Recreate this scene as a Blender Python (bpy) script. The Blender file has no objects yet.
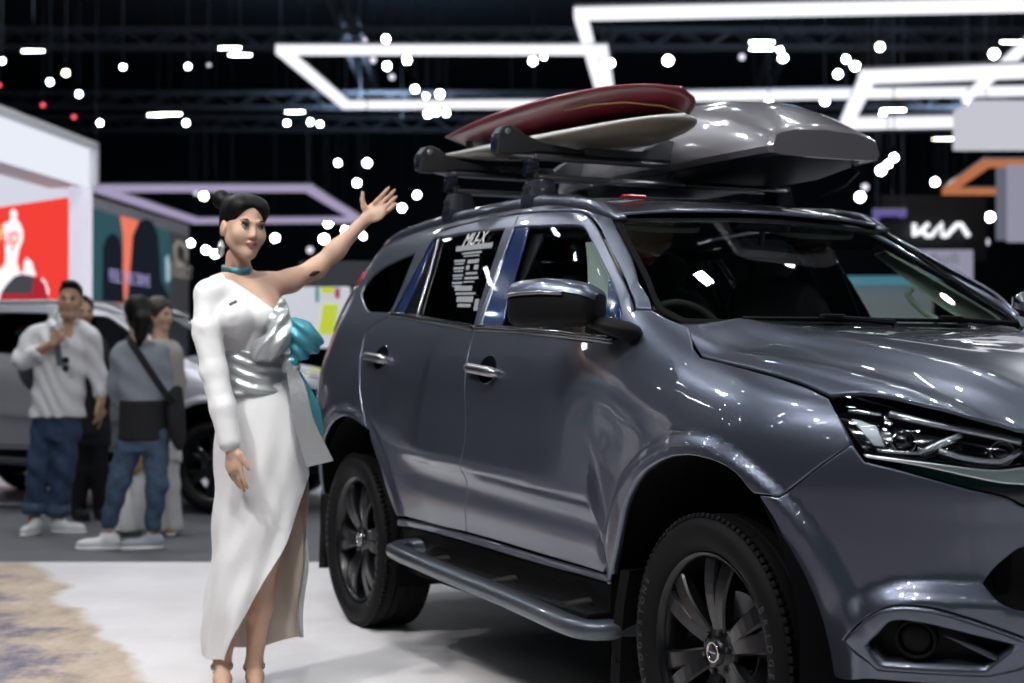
import bpy, bmesh, math, random
import numpy as np
from mathutils import Vector, Matrix, Euler
from mathutils.geometry import delaunay_2d_cdt
random.seed(7)
SC=bpy.context.scene
COL=SC.collection
PI=math.pi
# ---------------------------------------------------------------- materials
MATS={}
def mat(name,color=(.5,.5,.5),rough=.5,metal=0.,coat=0.,coat_rough=.03,spec=.5,emit=None,estr=0.,sheen=0.,noise=None,bump=None,aniso=0,trans=0):
    m=bpy.data.materials.new(name);m.use_nodes=True;MATS[name]=m
    nt=m.node_tree;b=nt.nodes['Principled BSDF']
    b.inputs['Base Color'].default_value=(*color,1);b.inputs['Roughness'].default_value=rough;b.inputs['Metallic'].default_value=metal
    b.inputs['Coat Weight'].default_value=coat;b.inputs['Coat Roughness'].default_value=coat_rough;b.inputs['Specular IOR Level'].default_value=spec
    if sheen: b.inputs['Sheen Weight'].default_value=sheen
    if trans: b.inputs['Transmission Weight'].default_value=trans
    if emit: b.inputs['Emission Color'].default_value=(*emit,1);b.inputs['Emission Strength'].default_value=estr
    if noise: # (scale, amount, detail)
        tc=nt.nodes.new('ShaderNodeTexCoord');n=nt.nodes.new('ShaderNodeTexNoise');n.inputs['Scale'].default_value=noise[0];n.inputs['Detail'].default_value=noise[2] if len(noise)>2 else 4
        r=nt.nodes.new('ShaderNodeValToRGB');a=noise[1]
        r.color_ramp.elements[0].position=.3;r.color_ramp.elements[1].position=.7
        r.color_ramp.elements[0].color=(*[c*(1-a) for c in color],1);r.color_ramp.elements[1].color=(*[min(1,c*(1+a)) for c in color],1)
        nt.links.new(tc.outputs['Object'],n.inputs['Vector']);nt.links.new(n.outputs['Fac'],r.inputs['Fac']);nt.links.new(r.outputs['Color'],b.inputs['Base Color'])
    if bump: # (scale, strength, distance)
        tc=nt.nodes.new('ShaderNodeTexCoord');n=nt.nodes.new('ShaderNodeTexNoise');n.inputs['Scale'].default_value=bump[0];n.inputs['Detail'].default_value=3
        bp=nt.nodes.new('ShaderNodeBump');bp.inputs['Strength'].default_value=bump[1];bp.inputs['Distance'].default_value=bump[2]
        nt.links.new(tc.outputs['Object'],n.inputs['Vector']);nt.links.new(n.outputs['Fac'],bp.inputs['Height']);nt.links.new(bp.outputs['Normal'],b.inputs['Normal'])
    return m
def glass(name,tint,rough=.0,refl=1.0):
    m=bpy.data.materials.new(name);m.use_nodes=True;MATS[name]=m
    nt=m.node_tree;nt.nodes.clear()
    o=nt.nodes.new('ShaderNodeOutputMaterial');t=nt.nodes.new('ShaderNodeBsdfTransparent');t.inputs[0].default_value=(*tint,1)
    g=nt.nodes.new('ShaderNodeBsdfGlossy');g.inputs['Roughness'].default_value=rough;g.inputs['Color'].default_value=(refl,refl,refl,1)
    ge=nt.nodes.new('ShaderNodeNewGeometry');dt=nt.nodes.new('ShaderNodeVectorMath');dt.operation='DOT_PRODUCT'
    nt.links.new(ge.outputs['Incoming'],dt.inputs[0]);nt.links.new(ge.outputs['Normal'],dt.inputs[1])
    f=dt.outputs['Value']
    for op,v in (('ABSOLUTE',None),('SUBTRACT',1),('POWER',5),('MULTIPLY',.92),('ADD',.05)):
        q=nt.nodes.new('ShaderNodeMath');q.operation=op
        if op=='SUBTRACT': q.inputs[0].default_value=1;nt.links.new(f,q.inputs[1])
        else:
            nt.links.new(f,q.inputs[0])
            if v is not None:q.inputs[1].default_value=v
        f=q.outputs[0]
    class _o: outputs=[f]
    f=_o
    mx=nt.nodes.new('ShaderNodeMixShader')
    nt.links.new(f.outputs[0],mx.inputs[0]);nt.links.new(t.outputs[0],mx.inputs[1]);nt.links.new(g.outputs[0],mx.inputs[2]);nt.links.new(mx.outputs[0],o.inputs[0])
    return m
def emission(name,color,strength):
    m=bpy.data.materials.new(name);m.use_nodes=True;MATS[name]=m
    nt=m.node_tree;nt.nodes.clear()
    o=nt.nodes.new('ShaderNodeOutputMaterial');e=nt.nodes.new('ShaderNodeEmission');e.inputs[0].default_value=(*color,1);e.inputs[1].default_value=strength
    nt.links.new(e.outputs[0],o.inputs[0]);return m
# ---------------------------------------------------------------- objects
def tag(o,label=None,cat=None,group=None,kind=None):
    if label:o['label']=label
    if cat:o['category']=cat
    if group:o['group']=group
    if kind:o['kind']=kind
    return o
def thing(name,label,cat,loc=(0,0,0),rz=0,group=None):
    o=bpy.data.objects.new(name,None);COL.objects.link(o);o.location=loc;o.rotation_euler=(0,0,rz);o.empty_display_size=.1
    return tag(o,label,cat,group)
def meshobj(name,V,F,m,parent=None,smooth=True,normals=None,loc=None,mats=None,fm=None):
    me=bpy.data.meshes.new(name)
    me.from_pydata([tuple(map(float,v)) for v in V],[],[tuple(map(int,f)) for f in F])
    for mm in (mats or [m]): me.materials.append(mm)
    if fm is not None: me.polygons.foreach_set('material_index',np.asarray(fm,np.int32))
    me.polygons.foreach_set('use_smooth',[bool(smooth)]*len(me.polygons))
    me.update()
    if normals is not None: me.normals_split_custom_set_from_vertices([tuple(map(float,n)) for n in normals])
    o=bpy.data.objects.new(name,me);COL.objects.link(o)
    if parent is not None:o.parent=parent
    if loc is not None:o.location=loc
    return o
class MB:
    """collects shapes and links them as one mesh"""
    def __init__(s): s.V=[];s.F=[];s.M=[];s.mi=0
    def add(s,V,F):
        n=len(s.V);s.V+= [tuple(v) for v in V];s.F+=[tuple(i+n for i in f) for f in F];s.M+=[s.mi]*len(F);return s
    def box(s,c,d,R=None,bev=.0):
        """box with chamfered edges; c centre, d full sizes, R 3x3 rotation"""
        h=np.array(d)/2.;b=min(bev,h.min()*.9)
        bm=bmesh.new();bmesh.ops.create_cube(bm,size=1)
        for v in bm.verts: v.co=Vector((v.co.x*d[0],v.co.y*d[1],v.co.z*d[2]))
        if b>0: bmesh.ops.bevel(bm,geom=bm.edges[:],offset=b,segments=2,affect='EDGES',profile=.5)
        bm.verts.index_update()
        V=np.array([v.co[:] for v in bm.verts]);F=[[v.index for v in f.verts] for f in bm.faces];bm.free()
        if R is not None: V=V@np.array(R).T
        return s.add(V+np.array(c),F)
    def tube(s,P,r,n=10,cap=True,sq=1.0,up=None):
        """tube along points P with radius r (number or list); sq squashes the section along up"""
        P=np.array(P,float);k=len(P);r=np.atleast_1d(np.array(r,float));r=np.interp(np.linspace(0,1,k),np.linspace(0,1,len(r)),r) if len(r)>1 else np.full(k,r[0])
        T=np.gradient(P,axis=0);T/=np.linalg.norm(T,axis=1)[:,None]+1e-12
        u=np.array(up if up is not None else ((0,0,1) if abs(T[0][2])<.9 else (1,0,0)),float)
        V=[];F=[]
        for i in range(k):
            a=np.cross(u,T[i]);a/=np.linalg.norm(a)+1e-12;b=np.cross(T[i],a)
            if up is None:u=b
            for j in range(n):
                t=2*PI*j/n;V.append(P[i]+r[i]*(math.cos(t)*a+sq*math.sin(t)*b))
        for i in range(k-1):
            for j in range(n): F.append((i*n+j,i*n+(j+1)%n,(i+1)*n+(j+1)%n,(i+1)*n+j))
        if cap: F.append(tuple(range(n))[::-1]);F.append(tuple((k-1)*n+j for j in range(n)))
        return s.add(V,F)
    def lathe(s,prof,n=48,axis='y',c=(0,0,0),close=False):
        """profile [(r, a)] revolved about an axis"""
        V=[];F=[];k=len(prof)
        for j in range(n):
            t=2*PI*j/n
            for r,a in prof:
                p={'y':(r*math.cos(t),a,r*math.sin(t)),'z':(r*math.cos(t),r*math.sin(t),a),'x':(a,r*math.cos(t),r*math.sin(t))}[axis]
                V.append(np.array(p)+np.array(c))
        for j in range(n):
            for i in range(k-1+(1 if close else 0)):
                i2=(i+1)%k;F.append((j*k+i,((j+1)%n)*k+i,((j+1)%n)*k+i2,j*k+i2))
        return s.add(V,F)
    def loft(s,rings,cap=True,closed=True):
        n=len(rings[0]);V=[p for r in rings for p in r];F=[]
        for i in range(len(rings)-1):
            for j in range(n if closed else n-1): F.append((i*n+j,i*n+(j+1)%n,(i+1)*n+(j+1)%n,(i+1)*n+j))
        if cap: F.append(tuple(range(n))[::-1]);F.append(tuple((len(rings)-1)*n+j for j in range(n)))
        return s.add(V,F)
    def prism(s,poly,depth,fr):
        """2D polygon extruded; fr=(origin, ex, ey, ez): point = o+x*ex+y*ey, extruded along ez by depth"""
        o,ex,ey,ez=[np.array(a,float) for a in fr]
        n=len(poly);A=[o+p[0]*ex+p[1]*ey for p in poly];B=[a+depth*ez for a in A]
        r=delaunay_2d_cdt([Vector((p[0],p[1])) for p in poly],[],[list(range(n))],1,1e-6)
        F=[tuple(r[3][v][0] for v in f) for f in r[2]]
        F2=[tuple(i+n for i in f[::-1]) for f in F]
        S_=[((j+1)%n,j,j+n,(j+1)%n+n) for j in range(n)]
        return s.add(A+B,[f[::-1] for f in F]+[f[::-1] for f in F2]+[q[::-1] for q in S_])
    def ball(s,c,r,nu=16,nv=10):
        r=np.broadcast_to(np.array(r,float),(3,));V=[];F=[]
        for i in range(nv+1):
            t=PI*i/nv
            for j in range(nu):
                p=2*PI*j/nu;V.append(np.array(c)+r*np.array([math.sin(t)*math.cos(p),math.sin(t)*math.sin(p),math.cos(t)]))
        for i in range(nv):
            for j in range(nu): F.append((i*nu+j,(i+1)*nu+j,(i+1)*nu+(j+1)%nu,i*nu+(j+1)%nu))
        return s.add(V,F)
    def build(s,name,m,parent=None,smooth=False,auto=None,mats=None,loc=None):
        o=meshobj(name,s.V,s.F,m,parent,smooth,mats=mats,fm=s.M if mats else None,loc=loc)
        bm=bmesh.new();bm.from_mesh(o.data);bmesh.ops.recalc_face_normals(bm,faces=bm.faces[:]);bm.to_mesh(o.data);bm.free()
        if auto is not None: shade_auto(o,auto)
        return o
def shade_auto(o,deg=35):
    me=o.data
    me.polygons.foreach_set('use_smooth',[True]*len(me.polygons))
    bm=bmesh.new();bm.from_mesh(me)
    for e in bm.edges:
        e.smooth = not(len(e.link_faces)!=2 or e.link_faces[0].normal.angle(e.link_faces[1].normal,0)>math.radians(deg))
    bm.to_mesh(me);bm.free()
def rotz(a): return np.array([[math.cos(a),-math.sin(a),0],[math.sin(a),math.cos(a),0],[0,0,1]])
def rotx(a): return np.array([[1,0,0],[0,math.cos(a),-math.sin(a)],[0,math.sin(a),math.cos(a)]])
def roty(a): return np.array([[math.cos(a),0,math.sin(a)],[0,1,0],[-math.sin(a),0,math.cos(a)]])
def copy_tree(o,parent=None):
    c=o.copy();COL.objects.link(c)
    if parent is not None:c.parent=parent
    for ch in list(o.children): copy_tree(ch,c)
    return c
# ---------------------------------------------------------------- curved sheet-metal panels cut from a parametric surface
def curve(pts,step=.03,closed=True):
    """Catmull-Rom through the points; a third value marks a corner"""
    n=len(pts);P=[np.array(p[:2],float) for p in pts];C=[len(p)>2 for p in pts];out=[]
    for i in range(n if closed else n-1):
        a,b=P[i],P[(i+1)%n]
        pa=P[i-1] if (closed or i>0) and not C[i] else None
        pb=P[(i+2)%n] if (closed or i+2<n) and not C[(i+1)%n] else None
        d=np.linalg.norm(b-a);k=max(1,int(math.ceil(d/step)))
        ta=(b-pa)/ (np.linalg.norm(b-pa)+1e-9)*d if pa is not None else (b-a)
        tb=(pb-a)/ (np.linalg.norm(pb-a)+1e-9)*d if pb is not None else (b-a)
        for j in range(k):
            t=j/k;out.append((2*t**3-3*t**2+1)*a+(t**3-2*t**2+t)*ta+(-2*t**3+3*t**2)*b+(t**3-t**2)*tb)
    if not closed: out.append(P[-1])
    return np.array(out)
def area2(P): x,y=P[:,0],P[:,1];return .5*np.sum(x*np.roll(y,-1)-np.roll(x,-1)*y)
def inset(P,d):
    if area2(P)<0: d=-d
    e=np.roll(P,-1,0)-P;e/=np.linalg.norm(e,axis=1)[:,None]+1e-12
    n=np.stack([-e[:,1],e[:,0]],1);m=n+np.roll(n,1,0);l=(m*m).sum(1)
    m=m/np.maximum(l,.5)[:,None]*2*1.0
    return P+m*d
def inpoly(P,Q):
    x,y=Q[:,0],Q[:,1];r=np.zeros(len(Q),bool);j=len(P)-1
    for i in range(len(P)):
        xi,yi=P[i];xj,yj=P[j]
        c=((yi>y)!=(yj>y))&(x<(xj-xi)*(y-yi)/(yj-yi+1e-15)+xi)
        r^=c;j=i
    return r
def polydist(P,Q):
    A=P;B=np.roll(P,-1,0);d=np.full(len(Q),1e9)
    for a,b in zip(A,B):
        ab=b-a;t=np.clip(((Q-a)@ab)/(ab@ab+1e-15),0,1);d=np.minimum(d,np.linalg.norm(Q-(a+t[:,None]*ab),axis=1))
    return d
def surf_eval(fn,uv,flip=1,h=2e-3):
    u,v=uv[:,0],uv[:,1];p=fn(u,v)
    n=np.cross(fn(u+h,v)-fn(u-h,v),fn(u,v+h)-fn(u,v-h));n/=np.linalg.norm(n,axis=1)[:,None]+1e-12
    return p,n*flip
def panel_data(fn,poly,holes=(),gap=.0025,edge=.012,grid=.025,flip=1,off=0.,step=None,bev=.004):
    """triangulated patch of surface fn(u,v) inside poly, with rounded returned edges"""
    step=step or grid
    loops=[curve(poly,step)]+[curve(h,step) for h in holes]
    V2=[];rims=[];cons=[]
    for i,L in enumerate(loops):
        if (area2(L)<0)==(i==0): L=L[::-1]
        # outer loop ccw, holes cw: positive inset moves into the metal
        s=1 if i==0 else -1
        l0=inset(L,(gap+bev)*s) ; l1=inset(L,gap*s)
        if i>0: l0=inset(L,(gap+bev)*s);
        n0=len(V2);V2+=list(l0);cons+=[(n0+j,n0+(j+1)%len(l0)) for j in range(len(l0))];rims.append((n0,l0,l1))
    O=rims[0][1];lo=O.min(0);hi=O.max(0)
    gx=np.arange(lo[0]+grid*.5,hi[0],grid);gy=np.arange(lo[1]+grid*.5,hi[1],grid)
    Q=np.array([(x+(grid*.5 if k%2 else 0),y) for k,y in enumerate(gy) for x in gx]) if len(gx) and len(gy) else np.zeros((0,2))
    if len(Q):
        ok=inpoly(O,Q)
        for _,l0,_ in rims[1:]: ok&=~inpoly(l0,Q)
        Q=Q[ok]
        for _,l0,_ in rims:
            if len(Q): Q=Q[polydist(l0,Q)>grid*.45]
    nb=len(V2);allv=V2+list(Q)
    r=delaunay_2d_cdt([Vector((float(a[0]),float(a[1]))) for a in allv],cons,[],0,1e-7)
    uv=np.array([v[:] for v in r[0]]);F=np.array([f[:] for f in r[2]])
    cen=uv[F].mean(1);ok=inpoly(O,cen)
    for _,l0,_ in rims[1:]: ok&=~inpoly(l0,cen)
    F=F[ok]
    # orient ccw
    a=uv[F];cr=(a[:,1,0]-a[:,0,0])*(a[:,2,1]-a[:,0,1])-(a[:,1,1]-a[:,0,1])*(a[:,2,0]-a[:,0,0])
    F[cr<0]=F[cr<0][:,::-1]
    p,n=surf_eval(fn,uv,flip);p=p+n*off
    back={};
    for i,o in enumerate(r[3]):
        for q in o: back[q]=i
    V=[tuple(x) for x in p];N=[tuple(x) for x in n];Fs=[tuple(f) for f in F]
    for n0,l0,l1 in rims:
        k=len(l0);p1,n1=surf_eval(fn,l1,flip);p0,_=surf_eval(fn,l0,flip)
        od=p1-p0;od/=np.linalg.norm(od,axis=1)[:,None]+1e-12
        i1=len(V);V+=[tuple(x) for x in p1+n1*(off-bev*.7)];nn=n1+od;nn/=np.linalg.norm(nn,axis=1)[:,None]+1e-9;N+=[tuple(x) for x in nn]
        i2=len(V);V+=[tuple(x) for x in p1+n1*(off-edge)];N+=[tuple(x) for x in od]
        for j in range(k):
            q=(j+1)%k;a,b=back[n0+j],back[n0+q]
            Fs.append((b,a,i1+j,i1+q));Fs.append((i1+q,i1+j,i2+j,i2+q))
    if flip<0: Fs=[f[::-1] for f in Fs]
    return np.array(V),Fs,np.array(N)
def panel(name,fn,poly,m,parent,both=True,label=None,**k):
    V,F,N=panel_data(fn,poly,**k)
    o=meshobj(name,V,F,m,parent,True,N)
    if label:o['label']=label
    o2=None
    if both:
        V2=V*np.array([1,-1,1]);N2=N*np.array([1,-1,1])
        o2=meshobj(name,V2,[f[::-1] for f in F],m,parent if not hasattr(parent,'_m') else parent,True,N2)
        if label:o2['label']=label
    return o,o2
# ---------------------------------------------------------------- soft bodies from blended rounded shapes, meshed by surface nets
class Soft:
    def __init__(s): s.ops=[]
    @staticmethod
    def _cone(a,b,ra,rb,sc=None,up=None):
        a=np.array(a,float);b=np.array(b,float);ab=b-a;L=ab@ab+1e-12
        def f(P):
            t=np.clip(((P-a)@ab)/L,0,1);d=P-(a+t[...,None]*ab)
            return np.linalg.norm(d,axis=-1)-(ra+t*(rb-ra))
        r=max(ra,rb);return f,np.minimum(a,b)-r,np.maximum(a,b)+r
    def cone(s,a,b,ra,rb=None,k=.02,op='u'):
        f,l,h=s._cone(a,b,ra,ra if rb is None else rb);s.ops.append((op,f,l,h,k));return s
    def chain(s,P,R,k=.02,op='u'):
        for i in range(len(P)-1): s.cone(P[i],P[i+1],R[i],R[i+1],k,op)
        return s
    def ell(s,c,r,R=None,k=.02,op='u'):
        c=np.array(c,float);r=np.array(r,float);M=np.array(R) if R is not None else np.eye(3)
        def f(P):
            q=(P-c)@M;q1=q/r;a=np.linalg.norm(q1,axis=-1);b=np.linalg.norm(q1/r,axis=-1)
            return a*(a-1)/(b+1e-9)
        m=r.max();s.ops.append((op,f,c-m,c+m,k));return s
    def slab(s,rings,k=.02,op='u'):
        """stack of ellipses (z, cx, cy, rx, ry[, rot]): a torso, a skirt"""
        R=np.array([list(r)+[0]*(6-len(r)) for r in rings],float);R=R[np.argsort(R[:,0])]
        def f(P):
            z=P[...,2];g=[spl_lin(R[:,0],R[:,i],z) for i in range(1,6)]
            x=P[...,0]-g[0];y=P[...,1]-g[1];c,sn=np.cos(g[4]),np.sin(g[4]);x,y=c*x+sn*y,-sn*x+c*y
            q=np.sqrt((x/g[2])**2+(y/g[3])**2);gr=np.sqrt((x/g[2]**2)**2+(y/g[3]**2)**2)
            d=q*(q-1)/(gr+1e-6)
            dz=np.maximum(R[0,0]-z,z-R[-1,0])
            return np.maximum(np.clip(d,-.2,1e3),dz)
        m=np.maximum(R[:,3],R[:,4]);lo=np.array([(R[:,1]-m).min(),(R[:,2]-m).min(),R[0,0]]);hi=np.array([(R[:,1]+m).max(),(R[:,2]+m).max(),R[-1,0]])
        s.ops.append((op,f,lo,hi,k));return s
    def func(s,f,lo,hi,k=.02,op='u'): s.ops.append((op,f,np.array(lo,float),np.array(hi,float),k));return s
    def eval_grid(s,lo,shape,h):
        D=np.full(shape,1.0)
        for op,f,l,hh,k in s.ops:
            pad=k+2.5*h+.02
            a=np.maximum(np.floor((l-pad-lo)/h).astype(int),0);b=np.minimum(np.ceil((hh+pad-lo)/h).astype(int)+1,shape)
            if (b<=a).any(): continue
            X=[lo[i]+h*np.arange(a[i],b[i]) for i in range(3)]
            P=np.stack(np.meshgrid(*X,indexing='ij'),-1);d=f(P)
            S=D[a[0]:b[0],a[1]:b[1],a[2]:b[2]]
            if op=='u':
                if k>0:
                    e=np.maximum(k-np.abs(S-d),0)/k;S[:]=np.minimum(S,d)-e*e*k*.25
                else: S[:]=np.minimum(S,d)
            elif op=='s':
                if k>0:
                    e=np.maximum(k-np.abs(-S-d),0)/k;S[:]=-(np.minimum(-S,d)-e*e*k*.25)
                else: S[:]=np.maximum(S,-d)
            elif op=='i': S[:]=np.maximum(S,d)
            elif op=='d': S[:]=S+d   # displacement
        return D
    def mesh(s,h):
        us=[o for o in s.ops if o[0]=='u']
        lo=np.min([o[2] for o in us],0)-3*h-.01;hi=np.max([o[3] for o in us],0)+3*h+.01
        shape=np.ceil((hi-lo)/h).astype(int)+2
        D=s.eval_grid(lo,shape,h)
        return surface_nets(D,lo,h)
    def build(s,name,m,parent,h=.008,smooth_it=1,label=None):
        V,F=s.mesh(h);V=relax(V,F,smooth_it)
        o=meshobj(name,V,F,m,parent,True)
        if label:o['label']=label
        return o
def spl_lin(xs,ys,x):
    return np.interp(x,xs,ys) if len(xs)<3 else spl(xs,ys,np.clip(x,xs[0],xs[-1]))
def surface_nets(D,lo,h):
    s=D<0;nx,ny,nz=D.shape
    c=np.zeros((nx-1,ny-1,nz-1),np.int8)
    for i in (0,1):
        for j in (0,1):
            for k in (0,1): c+=s[i:nx-1+i,j:ny-1+j,k:nz-1+k]
    act=(c>0)&(c<8);idx=np.argwhere(act);n=len(idx)
    ID=np.full(act.shape,-1,np.int64);ID[act]=np.arange(n)
    acc=np.zeros((n,3));cnt=np.zeros(n)
    cor=[(i,j,k) for i in (0,1) for j in (0,1) for k in (0,1)]
    for a in cor:
        for ax in range(3):
            if a[ax]==1: continue
            b=list(a);b[ax]=1
            da=D[idx[:,0]+a[0],idx[:,1]+a[1],idx[:,2]+a[2]];db=D[idx[:,0]+b[0],idx[:,1]+b[1],idx[:,2]+b[2]]
            m=(da<0)!=(db<0);t=np.where(m,da/(da-db+1e-15),0)
            p=np.tile(np.array(a,float),(n,1));p[:,ax]+=t
            acc[m]+=p[m];cnt[m]+=1
    V=(idx+acc/np.maximum(cnt,1)[:,None])*h+lo
    F=[]
    for ax in range(3):
        o1,o2=(ax+1)%3,(ax+2)%3
        A=np.take(s,range(D.shape[ax]-1),ax);B=np.take(s,range(1,D.shape[ax]),ax)
        e=np.argwhere(A!=B);ok=(e[:,o1]>0)&(e[:,o2]>0)&(e[:,o1]<D.shape[o1]-1)&(e[:,o2]<D.shape[o2]-1);e=e[ok]
        sg=A[e[:,0],e[:,1],e[:,2]]
        def cell(d1,d2):
            q=e.copy();q[:,o1]-=d1;q[:,o2]-=d2;return ID[q[:,0],q[:,1],q[:,2]]
        q=np.stack([cell(1,1),cell(0,1),cell(0,0),cell(1,0)],1)
        q[~sg]=q[~sg][:,::-1];F.append(q)
    F=np.concatenate(F);F=F[(F>=0).all(1)]
    return V,F
def relax(V,F,it=1,w=.5):
    F=np.asarray(F)
    E=np.concatenate([F[:,[i,(i+1)%4]] for i in range(4)]);
    for _ in range(it):
        acc=np.zeros_like(V);cnt=np.zeros(len(V))
        for a,b in ((0,1),(1,0)):
            np.add.at(acc,E[:,a],V[E[:,b]]);np.add.at(cnt,E[:,a],1)
        V=V*(1-w)+w*acc/np.maximum(cnt,1)[:,None]
    return V
def text_curve(name,body,size,m,parent=None,loc=(0,0,0),R=None,ext=.001,align='CENTER'):
    c=bpy.data.curves.new('lettering','FONT');c.body=body;c.size=size;c.extrude=ext;c.align_x=align;c.align_y='CENTER';c.resolution_u=4
    o=bpy.data.objects.new('lettering',c);COL.objects.link(o);bpy.context.view_layer.update()
    me=bpy.data.meshes.new_from_object(o.evaluated_get(bpy.context.evaluated_depsgraph_get()));bpy.data.objects.remove(o);bpy.data.curves.remove(c)
    me.materials.clear();me.materials.append(m)
    o=bpy.data.objects.new(name,me);COL.objects.link(o)
    M=Matrix.Identity(4)
    if R is not None:
        for i in range(3):
            for j in range(3): M[i][j]=float(R[i][j])
    M.translation=Vector([float(q) for q in loc])
    if parent is not None:o.parent=parent
    o.matrix_local=M
    return o
# ---------------------------------------------------------------- car body surfaces (car axes: x forward from the front axle, y to the car's left, z up)
def smooth(a,b,x):
    t=np.clip((np.asarray(x,float)-a)/(b-a),0,1); return t*t*(3-2*t)
def spl(xs,ys,x):
    """monotone-ish cubic (Catmull-Rom tangents) through a table"""
    xs=np.asarray(xs,float);ys=np.asarray(ys,float);x=np.asarray(x,float)
    m=np.gradient(ys,xs)
    i=np.clip(np.searchsorted(xs,x)-1,0,len(xs)-2)
    h=xs[i+1]-xs[i];t=(x-xs[i])/h
    tc=np.clip(t,0,1)
    r=(2*tc**3-3*tc**2+1)*ys[i]+(tc**3-2*tc**2+tc)*h*m[i]+(-2*tc**3+3*tc**2)*ys[i+1]+(tc**3-tc**2)*h*m[i+1]
    return r+np.where(t<0,t*h*m[i],0)+np.where(t>1,(t-1)*h*m[i+1],0)
DZ=[.30,.45,.56,.68,.80,.92,1.04,1.13,1.20,1.26,1.31,1.36,1.48,1.60,1.68,1.74,1.785,1.815,1.835]
DW=[.84,.872,.893,.914,.928,.935,.935,.928,.914,.896,.880,.862,.812,.757,.717,.682,.645,.600,.530]
FZ=[.30,.45,.56,.68,.80,.92,1.00,1.06,1.11,1.15,1.19,1.22,1.25,1.29]
FW=[.84,.872,.893,.914,.928,.934,.930,.920,.904,.884,.852,.812,.755,.66]
U0=.05
def fall(u): # roof line drop towards both ends
    return .10*np.clip((u+1.75)/.75,0,2)**2+.05*np.clip((-2.3-u)/.9,0,2)**2
NZ=[.30,.42,.50,.60,.70,.80,.90,1.00,1.06,1.10,1.14,1.18]
NX=[.83,.93,.955,.96,.955,.96,.97,.955,.925,.88,.79,.65]
def drop(u): # how far the wing top has fallen by station u
    return .115*smooth(-.45,.75,u)
def xA(z): # front edge of the A pillar
    return -.47-1.50*(z-1.33)
def halfw(u,z):
    wd=spl(DZ,DW,z+fall(u)*smooth(1.36,1.72,z))
    k=np.clip((z-.85)/.35,0,1)
    wf=spl(FZ,FW,z+drop(u)*k-.055*(1-smooth(-.5,.1,u))*k)
    b=smooth(-.62,-.18,u)
    w=wd*(1-b)+wf*b
    e=np.clip(u-xA(z)+.20,0,.6)*smooth(1.26,1.40,z)
    w=w-.55*e**2
    # taper to the tail, and gently to the nose
    w=w-.02*np.clip((-2.6-u)/1.0,0,2)**2-.02*smooth(-1.0,.1,u)*(z<9)
    # tail haunch over the rear wheel
    w=w+.022*np.exp(-((u+2.95)/.45)**2)*np.exp(-((z-1.02)/.16)**2)
    return w
AF=dict(u=-.03,z=.45,r=.475,w=.062); AR=dict(u=-2.80,z=.44,r=.495,w=.055)
def bump(u,z):
    d=0*u
    # wheel-arch flares: a raised band with a soft step round each arch
    for A in(AF,AR):
        wd=A['w']
        x=u
        if A is AF: x=np.where(u>U0,U0+(.955-U0)*np.sin(np.clip((u-U0)/.92,0,1.5)),u)
        r=np.hypot(x-A['u'],np.maximum(z-A['z'],-.2)*1.0)
        d=d+.020*(1-smooth(A['r']+wd-.022,A['r']+wd+.022,r))+.012*(1-smooth(A['r'],A['r']+.3,r))
    # door swage: ridge then hollow under it
    zl=.800-.035*(u+1.5)
    zl=np.where(u>-.62,zl-(u+.62)*1.6,zl)
    fade=smooth(-2.35,-1.9,u)*(1-smooth(-.60,-.50,u))
    t=z-zl
    d=d+fade*(.020*np.where(t>0,np.exp(-(t/.10)**2),np.exp(-(t/.028)**2)))
    d=d-fade*.012*np.exp(-((t+.085)/.05)**2)
    # bumper: projecting chin and the ledge above it
    f=smooth(.35,.62,u)
    q=np.sqrt(np.maximum(np.abs(u-.80)-.06,0)**2/.25**2+np.maximum(z-.50,0)**2/.135**2)
    q=np.where(u>.80,np.maximum(z-.50,0)/(.135-.05*smooth(.82,1.1,u)),q)
    d=d+f*.042*(1-smooth(.80,1.30,q))
    d=d-f*.03*smooth(.955,.985,z)*0
    return d
def base(u,z):
    u=np.asarray(u,float);z=np.asarray(z,float)
    u,z=np.broadcast_arrays(u,z)
    w=halfw(np.minimum(u,U0),z)
    # nose: quarter ellipse in plan
    wn=halfw(np.minimum(u,U0+.0),z+(drop(u)-drop(np.minimum(u,U0)))*np.clip((z-.85)/.35,0,1))
    th=np.clip((u-U0)/.92,0,np.pi/2)
    n=spl(NZ,NX,z)
    x=np.where(u>U0,U0+(n-U0)*np.sin(th),u)
    y=-np.where(u>U0,wn*np.cos(th),w)
    # tail: the same in plan, raked above the belt
    u1=-3.15+.03*smooth(1.1,1.75,z); tl=-3.88+.40*np.clip((z-1.15)/.65,0,1.3)**1.5
    tb=np.clip((u1-u)/.75,0,np.pi/2)
    wt=halfw(np.maximum(u,u1),z)
    x=np.where(u<u1,u1+(tl-u1)*np.sin(tb),x); y=np.where(u<u1,-wt*np.cos(tb),y)
    return np.stack([x,y,z],-1)
def side(u,z):
    u=np.asarray(u,float);z=np.asarray(z,float)
    u,z=np.broadcast_arrays(u,z)
    p=base(u,z);h=1e-3
    t=base(u+h,z)-base(u-h,z)
    nx,ny=t[...,1],-t[...,0]; l=np.hypot(nx,ny)+1e-12
    d=bump(u,z)
    p=p.copy();p[...,0]+=d*nx/l;p[...,1]+=d*ny/l
    return p
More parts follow.
